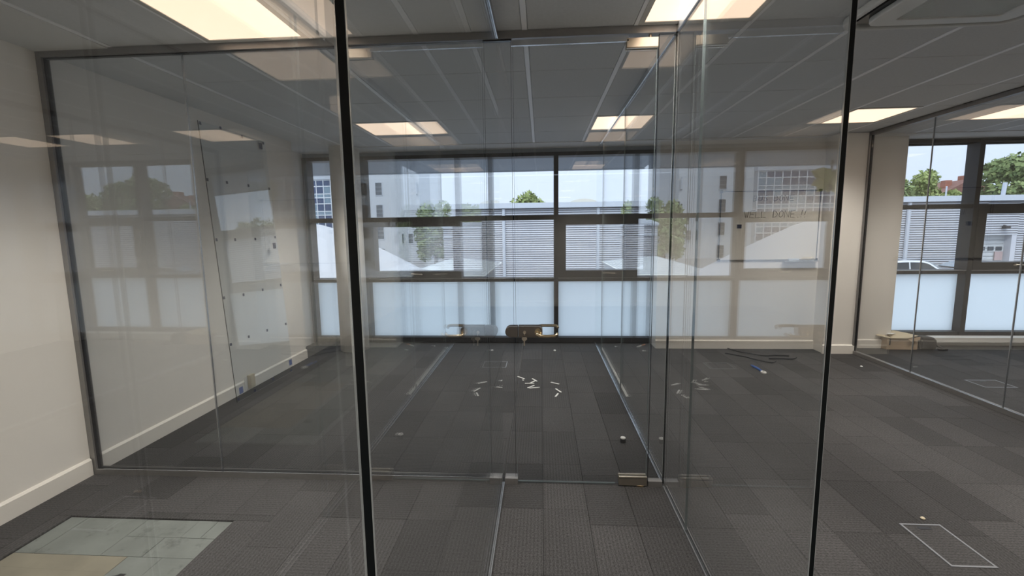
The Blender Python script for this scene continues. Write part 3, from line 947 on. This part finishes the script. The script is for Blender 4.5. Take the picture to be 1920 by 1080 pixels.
def handwriting(txt, x, z, w, h, gap):
    b = MB()
    for ch in txt:
        if ch == ' ':
            x += w+gap
            continue
        for st in GL[ch]:
            pts = [(x+px*w+random.uniform(-.003, .003)+.15*h*pz*.6, WY-.0125, z+pz*h+random.uniform(-.004, .004)) for px, pz in st]
            b.tube(pts, .0032, 6)
        x += (w if ch not in '!.' else w*.45)+gap
    o = tag(obj('handwriting', b, M['ink'], wb), kind='stuff')
    return o
handwriting('WELL DONE.!!', 2.555, 1.69, .052, .085, .018)
handwriting('BUS DONE', 2.66, 1.895, .046, .07, .016)
dus = thing('duster', (3.17, WY-.035, WZ0-.012), 'pale blue duster lying on the whiteboard tray', 'duster')
obj('duster_body', MB().prism(rrect(3.115, 3.235, WZ0-.013, WZ0+.014, .012, 4), 'y', WY-.060, WY-.024), mat('duster_blue', (.55, .62, .70), .5), dus)
obj('duster_felt', MB().box(3.125, 3.225, WY-.058, WY-.026, WZ0-.0155, WZ0-.009), M['black'], dus)
cloth = MB()
pts = [(3.26, WY-.042, WZ0+.004), (3.30, WY-.040, WZ0+.014), (3.35, WY-.045, WZ0+.011), (3.40, WY-.040, WZ0+.016), (3.435, WY-.042, WZ0+.006)]
cloth.tube(pts, [.010, .018, .020, .019, .009], 10)
tag(obj('cloth', cloth, M['card_in'], base=(3.35, WY-.04, WZ0-.01), smooth=True), 'crumpled tan cloth on the whiteboard tray beside the duster', 'cloth')
obj('tape_piece', MB().box(2.475, 2.53, WY-.0138, WY-.0122, 1.56, 1.61), M['tape'], thing('wall_tape', (2.5, WY-.001, 1.585), 'small dark blue tape square on the whiteboard', 'tape'))

# floor boxes
def floor_box(x0, x1, y0, y1, w, label, open_=False):
    t = thing('floor_box', ((x0+x1)/2, (y0+y1)/2, 0), label, 'floor box')
    obj('box_frame', MB().ring([(x0, y0), (x1, y0), (x1, y1), (x0, y1)], [(x0+w, y0+w), (x1-w, y0+w), (x1-w, y1-w), (x0+w, y1-w)], 'z', .0002, .004), M['boxtrim'], t)
    obj('box_lid', MB().box(x0+w+.002, x1-w-.002, y0+w+.002, y1-w-.002, .0002, .0025), M['carpet_x'], t)
    obj('lid_handle', MB().box((x0+x1)/2-.03, (x0+x1)/2+.03, y1-w-.035, y1-w-.012, .0025, .0036), M['gasket'], t)
    return t
floor_box(-.69, -.41, 5.06, 5.30, .010, 'flush floor box with pale trim in the left room behind the glass door')
floor_box(1.885, 2.09, 2.04, 2.352, .010, 'flush floor box with metal trim in the right foreground carpet')
floor_box(4.29, 4.59, 4.52, 4.745, .012, 'flush floor box with bright trim inside the right room')

# door stop
ds = thing('door_stop', (.599, 3.241, 0), 'small black door stop with a white cap on the carpet', 'door stop')
obj('stop_body', MB().lathe((.599, 3.241, 0), [(.020, .0005), (.020, .026), (.017, .030)], 20), M['black'], ds)
obj('stop_cap', MB().lathe((.599, 3.241, 0), [(.0185, .030), (.0185, .037), (.014, .040)], 20), M['white'], ds)

# white strips strewn on the carpet
strips = [(-.26, 4.74, -.184, 4.662, 'white plastic strip furthest left in the middle scatter'), (-.205, 4.625, -.190, 4.612, 'tiny white chip below the leftmost strip'),
          (-.101, 4.664, -.05, 4.578, 'white strip at the top of the T shaped pair'), (-.117, 4.532, -.062, 4.613, 'white strip forming the stem of the T shaped pair'),
          (-.173, 4.514, -.078, 4.517, 'white strip lying straight across below the T pair'), (-.141, 4.379, -.077, 4.451, 'white strip slanting up in the lower pair'),
          (-.125, 4.379, -.022, 4.404, 'long white strip lying flat in the lower pair'), (.094, 4.558, .176, 4.50, 'white strip lying alone right of the scatter'),
          (.138, 4.361, .187, 4.262, 'white strip slanting down near the right partition track'), (.128, 4.148, .157, 4.235, 'nearest white strip of the scatter'),]
zlev = .001
for i, (xa, ya, xb, yb, lab) in enumerate(strips):
    a, b_ = Vector((xa, ya, 0)), Vector((xb, yb, 0))
    d = (b_-a).normalized()
    n = Vector((-d.y, d.x, 0))*.0075
    z0 = zlev+.0012*(i % 3)
    q = [a+n*-1, b_+n*-1, b_+n, a+n]
    c = (a+b_)/2
    tag(obj('plastic_strip', MB().hexa([(p.x, p.y, z0) for p in q], [(p.x, p.y, z0+.0035) for p in q]), M['paper'], base=(c.x, c.y, z0)), lab, 'strip', 'white strips strewn on the carpet')
tag(obj('trim_strip', MB().box(.792, .814, 4.17, 5.97, .0008, .006), M['white'], base=(.80, 5, 0)), 'long pale trim strip lying on the carpet along the right partition', 'strip')
# crumbs
def crumb(x, y, r, m, label):
    b = MB()
    b.lathe((x, y, 0), [(r*.7, .0006), (r, r*.5), (r*.6, r*.9)], 7)
    tag(obj('debris', b, m, base=(x, y, 0)), label, 'debris')
crumb(3.583, 5.179, .014, M['paper'], 'white crumb on the carpet before the pier')
crumb(2.043, 2.40, .012, M['card_in'], 'pale crumb beside the near floor box')
dbr = MB()
dbr.tube([(1.27, 5.985, .012), (1.335, 6.05, .012)], .010, 8, 0)
dbr.tube([(1.336, 6.051, .012), (1.40, 6.12, .012)], .009, 8, 1)
tag(obj('plug_stub', dbr, [M['white'], M['orange']], base=(1.33, 6.05, 0)), 'white and orange plastic plug lying by the end wall', 'plug')
crumb(.17, 5.80, .018, M['paper'], 'white scrap by the foot of the middle mullion')
crumb(.99, 6.02, .016, M['paper'], 'white scrap on the carpet below the right sash window')

# black cables and the blue knife
def cable(pts, r, label):
    b = MB()
    pv = [Vector(p) for p in pts]
    sm = []
    for i in range(len(pv)-1):
        p0, p1, p2, p3 = pv[max(i-1, 0)], pv[i], pv[i+1], pv[min(i+2, len(pv)-1)]
        for k_ in range(6):
            t = k_/6
            sm.append(.5*((2*p1)+(-p0+p2)*t+(2*p0-5*p1+4*p2-p3)*t*t+(-p0+3*p1-3*p2+p3)*t**3))
    sm.append(pv[-1])
    b.tube(sm, r, 8)
    tag(obj('cable', b, M['black'], base=pts[0], smooth=True), label, 'cable')
cable([(2.30, 5.70, .010), (2.46, 5.56, .010), (2.55, 5.42, .010), (2.66, 5.30, .010), (2.74, 5.36, .010)], .008, 'black cable running from the wall down towards the blue knife')
cable([(2.42, 5.93, .010), (2.50, 5.78, .010), (2.56, 5.66, .022), (2.72, 5.60, .010), (2.86, 5.62, .010), (3.02, 5.60, .010)], .008, 'upper black cable lying on the carpet under the whiteboard')
cable([(2.72, 5.47, .010), (2.85, 5.48, .010), (2.98, 5.46, .010), (3.06, 5.52, .010)], .009, 'short thick black cable end furthest right')
kn = thing('utility_knife', (2.39, 5.05, 0), 'blue handled utility knife on the carpet under the whiteboard', 'knife')
ka, kb = Vector((2.385, 5.19, .012)), Vector((2.40, 4.93, .012))
obj('knife_handle', MB().tube([ka, ka.lerp(kb, .2), ka.lerp(kb, .5)+Vector((.008, 0, 0)), ka.lerp(kb, .85)], [.006, .013, .012, .011], 10), M['blue'], kn, smooth=True)
obj('knife_ring', MB().ring([(2.402+.026*math.cos(t*PI/8), 4.93+.04*math.sin(t*PI/8)) for t in range(16)], [(2.402+.013*math.cos(t*PI/8), 4.93+.02*math.sin(t*PI/8)) for t in range(16)], 'z', .002, .016), M['white'], kn)

# cardboard box with open flaps
bx = thing('cardboard_box', (4.55, 6.0, 0), 'open cardboard box with loose flaps on the carpet by the right window', 'box')
c0 = [(4.40, 5.945), (4.765, 5.935), (4.765, 6.085), (4.36, 6.085)]
bb = MB()
hh = .145
t_ = .005
cen = Vector((4.565, 6.01))
inn = [tuple(cen+(Vector(p)-cen)*.965) for p in c0]
bb.ring(c0, inn, 'z', .001, hh)
bb.prism(inn, 'z', .001, .006)
obj('box_body', bb, M['card'], bx)
def flap(vs, m='card_in'):
    vs = [Vector(v) for v in vs]
    k_ = len(vs)
    vs2 = [v+Vector((0, 0, .004)) for v in vs]
    obj('box_flap', MB().add(vs+vs2, [tuple(range(k_))[::-1], tuple(range(k_, 2*k_))]+[(i, (i+1) % k_, (i+1) % k_+k_, i+k_) for i in range(k_)]), M[m], bx)
flap([(4.44, 5.925, .150), (4.63, 5.925, .148), (4.785, 5.965, .172), (4.70, 6.06, .192), (4.56, 6.082, .218), (4.46, 6.07, .192)])
flap([(4.31, 6.01, .168), (4.44, 5.925, .147), (4.46, 6.0, .155), (4.40, 6.075, .178), (4.33, 6.06, .180)])
flap([(4.63, 5.920, .143), (4.665, 5.910, .112), (4.775, 5.918, .132), (4.785, 5.930, .168)], 'card')
obj('torn_gap', MB().box(4.425, 4.44, 5.9395, 5.944, .06, .142), M['black'], bx)
pad = [(4.40, 5.97), (4.46, 5.955), (4.535, 6.0), (4.45, 6.02)]
tag(obj('crumpled_paper', MB().prism(pad, 'z', .196, .201), M['paper'], base=(4.46, 5.98, .19)), 'white sheet of paper lying on the cardboard box flaps', 'paper')

# black bag
bag = thing('black_bag', (4.88, 5.99, 0), 'black fabric bag slumped beside the cardboard box', 'bag')
prof = [(4.80, .002), (4.985, .002), (5.0, .05), (4.995, .12), (4.965, .158), (4.80, .168)]
obj('bag_body', MB().prism(prof, 'y', 5.93, 6.08), noisy('bag_fabric', (.022, .022, .024), .85, .2, 20), bag, bevel=.02)
obj('bag_strap', MB().tube([(4.99, 5.95, .06), (5.03, 5.92, .035), (5.07, 5.90, .022), (5.03, 5.88, .020), (4.98, 5.90, .020)], .012, 8), M['black'], bag, smooth=True)
obj('bag_buckle', MB().box(5.05, 5.095, 5.885, 5.915, .006, .03), M['black'], bag, bevel=.003)

# ================================================================== OUTDOORS
GZ = -2.3
struct('ground', MB().box(-120, 160, 6.9, 220, GZ-.4, GZ), M['asphalt'], 'grey tarmac yard outside the windows')
can = thing('canopy', (-4, 8, 2.75), 'flat grey canopy slab projecting outside above the far windows', 'canopy')
obj('canopy_slab', MB().box(-12, 2.0, 6.47, 9.2, 2.75, 2.95), M['soffit_out'], can)
obj('canopy_edge', MB().box(-12, 2.02, 9.2, 9.26, 2.73, 3.0), M['fascia'], can)

def corrugated(x0, x1, z0, z1, y, pitch=.17, d=.035):
    b = MB()
    vs, prof = [], []
    z = z0
    while z < z1-.001:
        for dz, dy, mi in ((0, 0, 0), (.095, 0, 0), (.105, d, 1), (.158, d, 1)):
            if z+dz <= z1:
                prof.append((z+dz, dy, mi))
        z += pitch
    prof.append((z1, 0, 0))
    for i in range(len(prof)-1):
        (za, da, ma), (zb, db, mb_) = prof[i], prof[i+1]
        b.add([(x0, y+da, za), (x1, y+da, za), (x1, y+db, zb), (x0, y+db, zb)], [(0, 1, 2, 3)], 1 if (da > 0 and db > 0) else 0)
    b.box(x0, x1, y+.05, y+.12, z0, z1)
    return b
CL = [M['clad'], M['clad_gap']]
wh = thing('warehouse', (25, 36, GZ), 'long grey corrugated steel warehouse across the yard', 'warehouse')
FY = 36
for x0, x1, z0, z1 in ((-4.65, 10, GZ, 3.28), (10, 24.4, GZ, 3.28), (24.4, 26.85, 1.55, 3.28), (26.85, 32.85, GZ, 3.28), (32.85, 35.1, .80, 3.28), (35.1, 64, GZ, 3.28)):
    obj('cladding_panel', corrugated(x0, x1, z0, z1, FY), CL, wh)
obj('gable_end', MB().box(-4.70, -4.55, FY+.13, 48, GZ, 3.28), M['clad'], wh)
obj('fascia', MB().prism([(FY-.35, 3.30), (FY+.13, 3.28), (FY+.13, 3.72), (FY-.30, 3.70)], 'x', -4.8, 64.2), M['fascia'], wh)
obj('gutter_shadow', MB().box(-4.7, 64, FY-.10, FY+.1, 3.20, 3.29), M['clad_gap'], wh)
obj('roof_deck', MB().prism([(FY+.13, 3.62), (48, 3.62), (48, 3.72), (43, 4.0), (FY+.13, 3.72)], 'x', -4.7, 64), M['fascia'], wh)
for x in (-2.93, 27.25, 44.0):
    obj('downpipe', MB().tube([(x, FY-.12, 3.25), (x, FY-.12, GZ)], .13, 8), M['fascia'], wh)
dl = obj('door_recess', MB().box(24.4, 26.85, FY+1.2, FY+1.3, GZ, 1.6).box(26.7, 26.85, FY+.05, FY+1.2, GZ, 1.6), M['clad_gap'], wh)
obj('open_shutter', MB().box(24.5, 26.2, FY+.5, FY+.58, GZ, .25), M['rdoor'], wh)
obj('dark_opening', MB().box(24.4, 26.2, FY+.7, FY+.75, .25, 1.6), M['dark'], wh)
rd = obj('roller_door', MB().box(32.85, 35.1, FY+.55, FY+.62, GZ, .85), M['rdoor'], wh)
for zz in [GZ+.3*i for i in range(1, 10)]:
    obj('door_rib', MB().box(32.9, 34.7, FY+.53, FY+.55, zz, zz+.02), M['clad_gap'], rd)
obj('door_side', MB().box(34.75, 35.1, FY+.02, FY+.55, GZ, .85), M['clad'], wh)
for x in (33.0, 33.62, 34.2):
    obj('door_light', MB().box(x, x+.42, FY+.51, FY+.53, -.37, -.08), M['wpane'], rd)
obj('red_notice', MB().box(34.1, 34.65, FY+.44, FY+.5, -1.1, -.45), mat('faded_red', (.42, .32, .32), .6), rd)
obj('floodlight', MB().box(33.9, 34.25, FY-.35, FY-.05, 1.25, 1.45).tube([(34.07, FY, 1.5), (34.07, FY-.2, 1.45)], .05, 6), M['dark'], wh)
for x in (3.6, -1.0+14):
    hump = [(x+1.25*math.cos(PI*i/10), 3.72+.45*math.sin(PI*i/10)) for i in range(11)]
    obj('rooflight_hump', MB().prism(hump, 'y', 39, 43), M['rooflight'], wh)
obj('flue', MB().tube([(34.87, 37.2, 3.6), (34.95, 37.2, 4.7)], .13, 8), M['fascia'], wh)
obj('flue', MB().tube([(30.8, 37.2, 3.6), (30.8, 37.2, 4.5)], .05, 8), M['fascia'], wh)

ls = thing('low_shed', (-7, 44, GZ), 'low corrugated shed left of the warehouse', 'shed')
obj('cladding_panel', corrugated(-9.5, -5.3, GZ, 1.9, 44), CL, ls)
obj('shed_band', MB().box(-9.4, -5.4, 43.85, 43.99, .95, 1.12), M['fascia'], ls)
obj('shed_roof', MB().prism([(43.8, 1.9), (50, 1.9), (50, 2.4), (47, 2.5), (43.8, 2.1)], 'x', -9.6, -5.2), M['fascia'], ls)

sh = thing('white_shed', (-5.3, 28, GZ), 'low white hipped shed roof just below the windows', 'shed')
HX0, HX1, HY0, HY1, HE, AP = -7.5, -2.9, 23.2, 33.5, -.74, (-5.5, 28.5, -.10)
obj('shed_walls', MB().box(HX0+.2, HX1-.2, HY0+.2, HY1-.2, GZ, HE-.02), M['wbuild'], sh)
q4 = [(HX0, HY0, HE), (HX1, HY0, HE), (HX1, HY1, HE), (HX0, HY1, HE)]
sr_ = obj('shed_roof', MB().add(q4+[AP]+[(x, y, z-.015) for x, y, z in q4], [(0, 1, 4), (1, 2, 4), (2, 3, 4), (3, 0, 4), (5, 8, 7, 6), (0, 5, 6, 1), (1, 6, 7, 2), (2, 7, 8, 3), (3, 8, 5, 0)]), M['roofm'], sh)
seams = MB()
for k in range(4):
    pa_, pb_ = Vector(q4[k]), Vector(q4[(k+1) % 4])
    for i in range(1, 18):
        t = i/18
        a, b = pa_.lerp(Vector(AP), t), pb_.lerp(Vector(AP), t)
        seams.tube([a+Vector((0, 0, .01)), b+Vector((0, 0, .01))], .022, 4)
tag(obj('roof_seams', seams, M['fascia'], sr_), kind='stuff')

# white membrane hall
dome_p = [(0, 2.18), (.9, 2.15), (2.1, 2.02), (3.25, 1.68), (4.7, 1.0), (6.15, .28), (7.55, -.46), (9.2, -1.35), (10.9, -2.3)]
KD = 17/24
dome_p = [(r*KD, (z-EYE)*KD+EYE) for r, z in dome_p]+[(9.75, GZ)]
DX = -14*KD
ten = thing('membrane_hall', (DX, 17, GZ), 'smooth white domed membrane hall in the yard at left', 'hall')
vs, fs = [], []
n = 48
for r, z in dome_p[1:]:
    for j in range(n):
        t = 2*PI*j/n
        vs.append((DX+r*math.cos(t), 17+.45*r*math.sin(t), z))
vs.append((DX, 17, dome_p[0][1]))
for i in range(len(dome_p)-2):
    for j in range(n):
        fs.append(((i+1)*n+j, (i+1)*n+(j+1) % n, i*n+(j+1) % n, i*n+j))
for j in range(n):
    fs.append((j, (j+1) % n, len(vs)-1))
obj('membrane', MB().add(vs, fs), M['tent'], ten, smooth=True)
obj('base_kerb', MB().ring([(DX+9.85*math.cos(2*PI*i/48), 17+4.5*math.sin(2*PI*i/48)) for i in range(48)], [(DX+9.5*math.cos(2*PI*i/48), 17+4.3*math.sin(2*PI*i/48)) for i in range(48)], 'z', GZ+.001, GZ+.2), M['fascia'], ten)

# white tower block
wt = thing('tower_building', (-20.5, 66, GZ), 'white rendered tower building with small paired windows', 'building')
obj('tower_walls', MB().box(-25.2, -16.0, 60, 74, GZ, 15), M['wbuild'], wt)
obj('tower_parapet', MB().box(-25.4, -15.8, 59.8, 74.2, 15, 15.4), M['fascia'], wt)
def bwin(parent, x0, x1, z0, z1, y, m, lites=2):
    f = obj('window', MB().ring([(x0, z0), (x1, z0), (x1, z1), (x0, z1)], [(x0+.07, z0+.07), (x1-.07, z0+.07), (x1-.07, z1-.07), (x0+.07, z1-.07)], 'y', y-.08, y), M['fascia'], parent)
    hz = (z1-z0-.14)/lites
    for i in range(lites):
        obj('pane', MB().box(x0+.07, x1-.07, y-.04, y-.01, z0+.07+i*hz+.03, z0+.07+(i+1)*hz-.03), m, f)
for k_ in range(5):
    zt = 8.15-2.9*k_+2.9
    bwin(wt, -21.95, -20.95, zt-1.75, zt, 60, M['wpane'], 3)
    bwin(wt, -24.1, -23.3, zt-1.75, zt, 60, M['wpane'], 3)
for x, w in ((-18.6, .32), (-17.75, .75), (-16.7, .32)):
    bwin(wt, x, x+w, .0, 1.4, 60, M['wpane'], 2 if w > .5 else 1)
for x in (-18.6, -17.5, -16.6):
    bwin(wt, x, x+.5, 2.4, 3.2, 60, M['wpane'], 1)
for z in (0, 2.2, 4.4, 6.6, 8.8, 11):
    obj('panel_joint', MB().box(-25.2, -16.0, 59.985, 60.0, z+.3, z+.34), M['clad'], wt)
obj('roof_mast', MB().tube([(-16.3, 61, 6.0), (-16.3, 59.7, 6.6), (-16.3, 59.7, 8.0)], .14, 6), M['fascia'], wt)

# blue glazed office block
ob = thing('office_block', (-39, 80, GZ), 'blue glazed office block with a white window grid behind the hall', 'building')
ox0, ox1, oy = -46.0, -32.5, 75
obj('block_body', MB().box(ox0, ox1, oy, oy+12, GZ, 10.4), M['wbuild'], ob)
obj('block_parapet', MB().box(ox0-.2, ox1+.2, oy-.3, oy+12.2, 10.4, 11.2), M['fascia'], ob)
nx = 11
dx = (ox1-ox0)/nx
zs = [10.3]
for fl in range(4):
    for hgt in (1.0, 1.25, .62):
        zs.append(zs[-1]-hgt)
pm = {}
for i in range(len(zs)-1):
    hgt = zs[i]-zs[i+1]-.12
    for j in range(nx):
        light = random.random() < .22 or hgt < .6
        key = (round(hgt, 2), light)
        if key not in pm:
            mb = MB().box(-(dx-.14)/2, (dx-.14)/2, -.06, 0, -hgt/2, hgt/2)
            o = obj('pane', mb, M['bpane2'] if light else M['bpane'], ob)
            pm[key] = o.data
            o.location = Vector((ox0+dx*(j+.5), oy-.02, (zs[i]+zs[i+1])/2))-origin(ob)
            for v in o.data.vertices: v.co += origin(ob)
        else:
            inst('pane', pm[key], (ox0+dx*(j+.5), oy-.02, (zs[i]+zs[i+1])/2), ob)
for j in range(nx+1):
    obj('grid_mullion', MB().box(ox0+dx*j-.07, ox0+dx*j+.07, oy-.14, oy-.001, GZ, 10.4), M['grid'], ob)
for z in zs:
    obj('grid_rail', MB().box(ox0, ox1, oy-.13, oy-.001, z-.07, z+.07), M['grid'], ob)

# brick house with chimney
bh = thing('brick_house', (66, 78, GZ), 'red brick house rising behind the warehouse roof between the trees', 'house')
obj('house_walls', MB().box(62.5, 70, 76, 84, GZ, 6.6), M['brick'], bh)
obj('house_roof', MB().prism([(62.2, 6.5), (70.3, 6.5), (66.2, 8.6)], 'y', 75.7, 84.3), M['rooft'], bh)
obj('chimney', MB().box(66.6, 68.2, 77.5, 78.6, 6.6, 9.3), M['brick'], bh)
obj('chimney', MB().box(63.9, 64.9, 77.5, 78.4, 6.6, 8.6), M['brick'], bh)

# trees
def tree(x, y, h, r, m, label, n=2200, trunk=.25, leaf=.34, flat=.8, name='tree', grp=None):
    t = thing(name, (x, y, GZ), label, 'tree', grp)
    top = GZ+h
    cz = top-r*flat
    obj('trunk', MB().tube([(x, y, GZ), (x+.1, y, GZ+(cz-GZ)*.6), (x+.05, y, cz+.3*r)], [trunk, trunk*.75, trunk*.3], 8), M['bark'], t)
    rng = random.Random(int(abs(x)*1000+y))
    blobs = []
    for i in range(16):
        a, b = rng.uniform(0, 2*PI), rng.uniform(-.7, 1)
        q = rng.uniform(.35, .72)
        blobs.append((x+r*q*math.cos(a)*math.sqrt(max(0, 1-b*b*.7)), y+r*q*math.sin(a)*math.sqrt(max(0, 1-b*b*.7)), cz+r*flat*b*.68, r*rng.uniform(.28, .42)))
    mb = MB()
    for i in range(n):
        bx_, by_, bz_, br = rng.choice(blobs)
        d = Vector((rng.gauss(0, 1), rng.gauss(0, 1), rng.gauss(0, 1))).normalized()
        p = Vector((bx_, by_, bz_))+d*br*rng.uniform(.65, 1.05)
        u = Vector((rng.gauss(0, 1), rng.gauss(0, 1), rng.gauss(0, 1))).normalized()
        w = u.cross(d)
        if w.length < .01: continue
        w.normalize()
        s_ = leaf*rng.uniform(.6, 1.2)
        u, w = u*s_, w*s_*.6
        mb.add([p-u, p+w, p+u, p-w], [(0, 1, 2, 3)])
    tag(obj('foliage', mb, m, t), kind='stuff')
tree(-1.1, 52.5, 7.85, 2.6, M['leaf1'], 'single small tree peeping over the warehouse roof in the middle', 2200, leaf=.22, flat=.6)
tree(-11.5, 49, 5.3, 2.4, M['leaf2'], 'low dense tree close beside the white tower', 2600, leaf=.24, flat=1.05)
for ti, (tx, ty, th) in enumerate(((33, 76, 9.4), (40.5, 79, 10.2), (48.5, 80, 9.0), (57, 79, 10.4), (75.5, 80, 9.8), (83.5, 78, 9.2), (92, 80, 10.0))):
    tree(tx, ty, th, 3.7, M['leaf2'], 'dark green tree, '+('first', 'second', 'third', 'fourth', 'fifth', 'sixth', 'seventh')[ti]+' from the left in the far treeline above the warehouse', 1500, leaf=.36, grp='treeline behind the warehouse')
tree(-12.9, 55, 7.8, 2.9, M['leaf2'], 'bushy green tree right of the white tower', 3000, leaf=.26, flat=1.25)
tree(-8.6, 57, 7.2, 2.3, M['leaf1'], 'lower tree behind the low shed', 1800, leaf=.26)
tree(42.6, 59, 10.0, 3.2, M['leaf2'], 'dark green tree behind the warehouse at the left of the right window', 2600, leaf=.30)
tree(51.5, 66.5, 11.2, 3.7, M['leaf1'], 'bright green tree in the middle of the right window', 3000, leaf=.28)
tree(57.5, 60, 11.9, 4.6, M['leaf2'], 'large green tree at the far right behind the warehouse', 4200, leaf=.32)
tree(47.5, 57, 7.8, 1.9, M['leaf1'], 'small tree before the brick house', 1500, leaf=.28)
tree(36.5, 66, 10.0, 3.6, M['leaf2'], 'tree hidden behind the right pier', 1600, leaf=.32)
tree(67.5, 64, 10.5, 3.8, M['leaf1'], 'tree beyond the right frame edge', 1600, leaf=.32)

# cars in the yard
def car(x, y, z, heading, m, label, suv=True):
    """side profile x-z, nose towards +x, shaped in with the height"""
    c = thing('car', (x, y, z), label, 'car')
    hgt = 1.66 if suv else 1.45
    low = [(-2.25, .35), (-2.28, .75), (-2.2, 1.0), (-1.9, 1.05), (.85, 1.02), (1.7, .93), (2.15, .80), (2.28, .55), (2.2, .32)]
    n = len(low)
    vs = []
    for s in (-1, 1):
        for (px, pz) in low:
            vs.append((px, s*(.90 if .5 < pz < .9 else .86), pz))
    fs = [tuple(range(n)), tuple(range(2*n-1, n-1, -1))]+[(i, i+n, (i+1) % n+n, (i+1) % n) for i in range(n)]
    def place(v):
        a = heading
        return (x+v[0]*math.cos(a)-v[1]*math.sin(a), y+v[0]*math.sin(a)+v[1]*math.cos(a), z+v[2])
    def P(vs_): return [place(v) for v in vs_]
    obj('car_body', MB().add(P(vs), fs), m, c, bevel=.05)
    g = [(-2.0, 1.04), (-1.55, hgt-.12), (-.9, hgt), (.0, hgt-.01), (.35, hgt-.10), (1.05, 1.02)]
    k_ = len(g)
    gv = [(px, -.82+.16*(pz-1)/.6, pz) for px, pz in g]+[(px, .82-.16*(pz-1)/.6, pz) for px, pz in g]
    gf = [tuple(range(k_)), tuple(range(2*k_-1, k_-1, -1))]+[(i, i+k_, (i+1) % k_+k_, (i+1) % k_) for i in range(k_)]
    obj('car_cabin', MB().add(P(gv), gf), m, c, bevel=.04)
    for s in (-1, 1):
        def wy(pz): return s*(.835-.16*(pz-1)/.6)
        for q in ([(-1.75, 1.08), (-1.42, hgt-.16), (-.65, hgt-.10), (-.62, 1.08)], [(-.55, 1.08), (-.58, hgt-.10), (.0, hgt-.10), (.28, hgt-.17), (.82, 1.06)]):
            pa_ = [(px, wy(pz), pz) for px, pz in q]
            pb_ = [(px, wy(pz)+s*.012, pz) for px, pz in q]
            nn = len(q)
            obj('side_window', MB().add(P(pa_+pb_), [tuple(range(nn))[::-1], tuple(range(nn, 2*nn))]+[(i, (i+1) % nn, (i+1) % nn+nn, i+nn) for i in range(nn)]), M['carglass'], c)
        for wx in (-1.4, 1.42):
            wv, wfs = [], []
            for yy in (s*.70, s*.91):
                for i in range(20):
                    t = 2*PI*i/20
                    wv.append((wx+.34*math.cos(t), yy, .34+.34*math.sin(t)))
            wfs = [tuple(range(20)), tuple(range(39, 19, -1))]+[(i, i+20, (i+1) % 20+20, (i+1) % 20) for i in range(20)]
            obj('wheel', MB().add(P(wv), wfs), M['tyre'], c)
    ws = [(.36, -.64, hgt-.10), (.36, .64, hgt-.10), (1.06, .76, 1.04), (1.06, -.76, 1.04)]
    ws2 = [(a+.03, b, d+.03) for a, b, d in ws]
    obj('windscreen', MB().hexa(P(ws), P(ws2)), M['screen'], c)
car(24.2, 30.6, GZ, math.radians(-28), M['car_w'], 'silver car parked before the warehouse in the right window')
car(18.7, 25.0, GZ, math.radians(176), M['car_d'], 'dark car nearest the right window, only its roof showing', False)
car(29.0, 33.0, GZ, math.radians(172), M['car_g'], 'grey car behind the right window mullion', False)
car(8.5, 31.5, GZ, math.radians(5), M['car_w'], 'silver car standing before the middle of the warehouse', False)

# yellow leaved plant hanging below the canopy outside (seen in the right partition)
yp = thing('yellow_plant', (-3.68, 8.6, 2.1), 'large leaved yellow plant hanging under the canopy outside at left', 'plant')
obj('stem', MB().tube([(-3.68, 8.6, 2.742), (-3.66, 8.6, 2.5), (-3.68, 8.6, 2.2)], .02, 6), M['bark'], yp)
def leaf(cx, cz, ang, ln, wd):
    out = [(0, 0), (.3, .5), (.7, .42), (1, 0), (.7, -.42), (.3, -.5)]
    c, s_ = math.cos(ang), math.sin(ang)
    poly = [(cx+ln*a*c-wd*b*s_, cz+ln*a*s_+wd*b*c) for a, b in out]
    obj('leaf', MB().prism(poly, 'y', 8.6+random.uniform(-.06, .06), 8.67), M['leaf3'], yp)
for ang in (-150, -118, -85, -52, -25, 20, 160, 195):
    leaf(-3.68, 2.45, math.radians(ang), random.uniform(.27, .34), random.uniform(.17, .21))
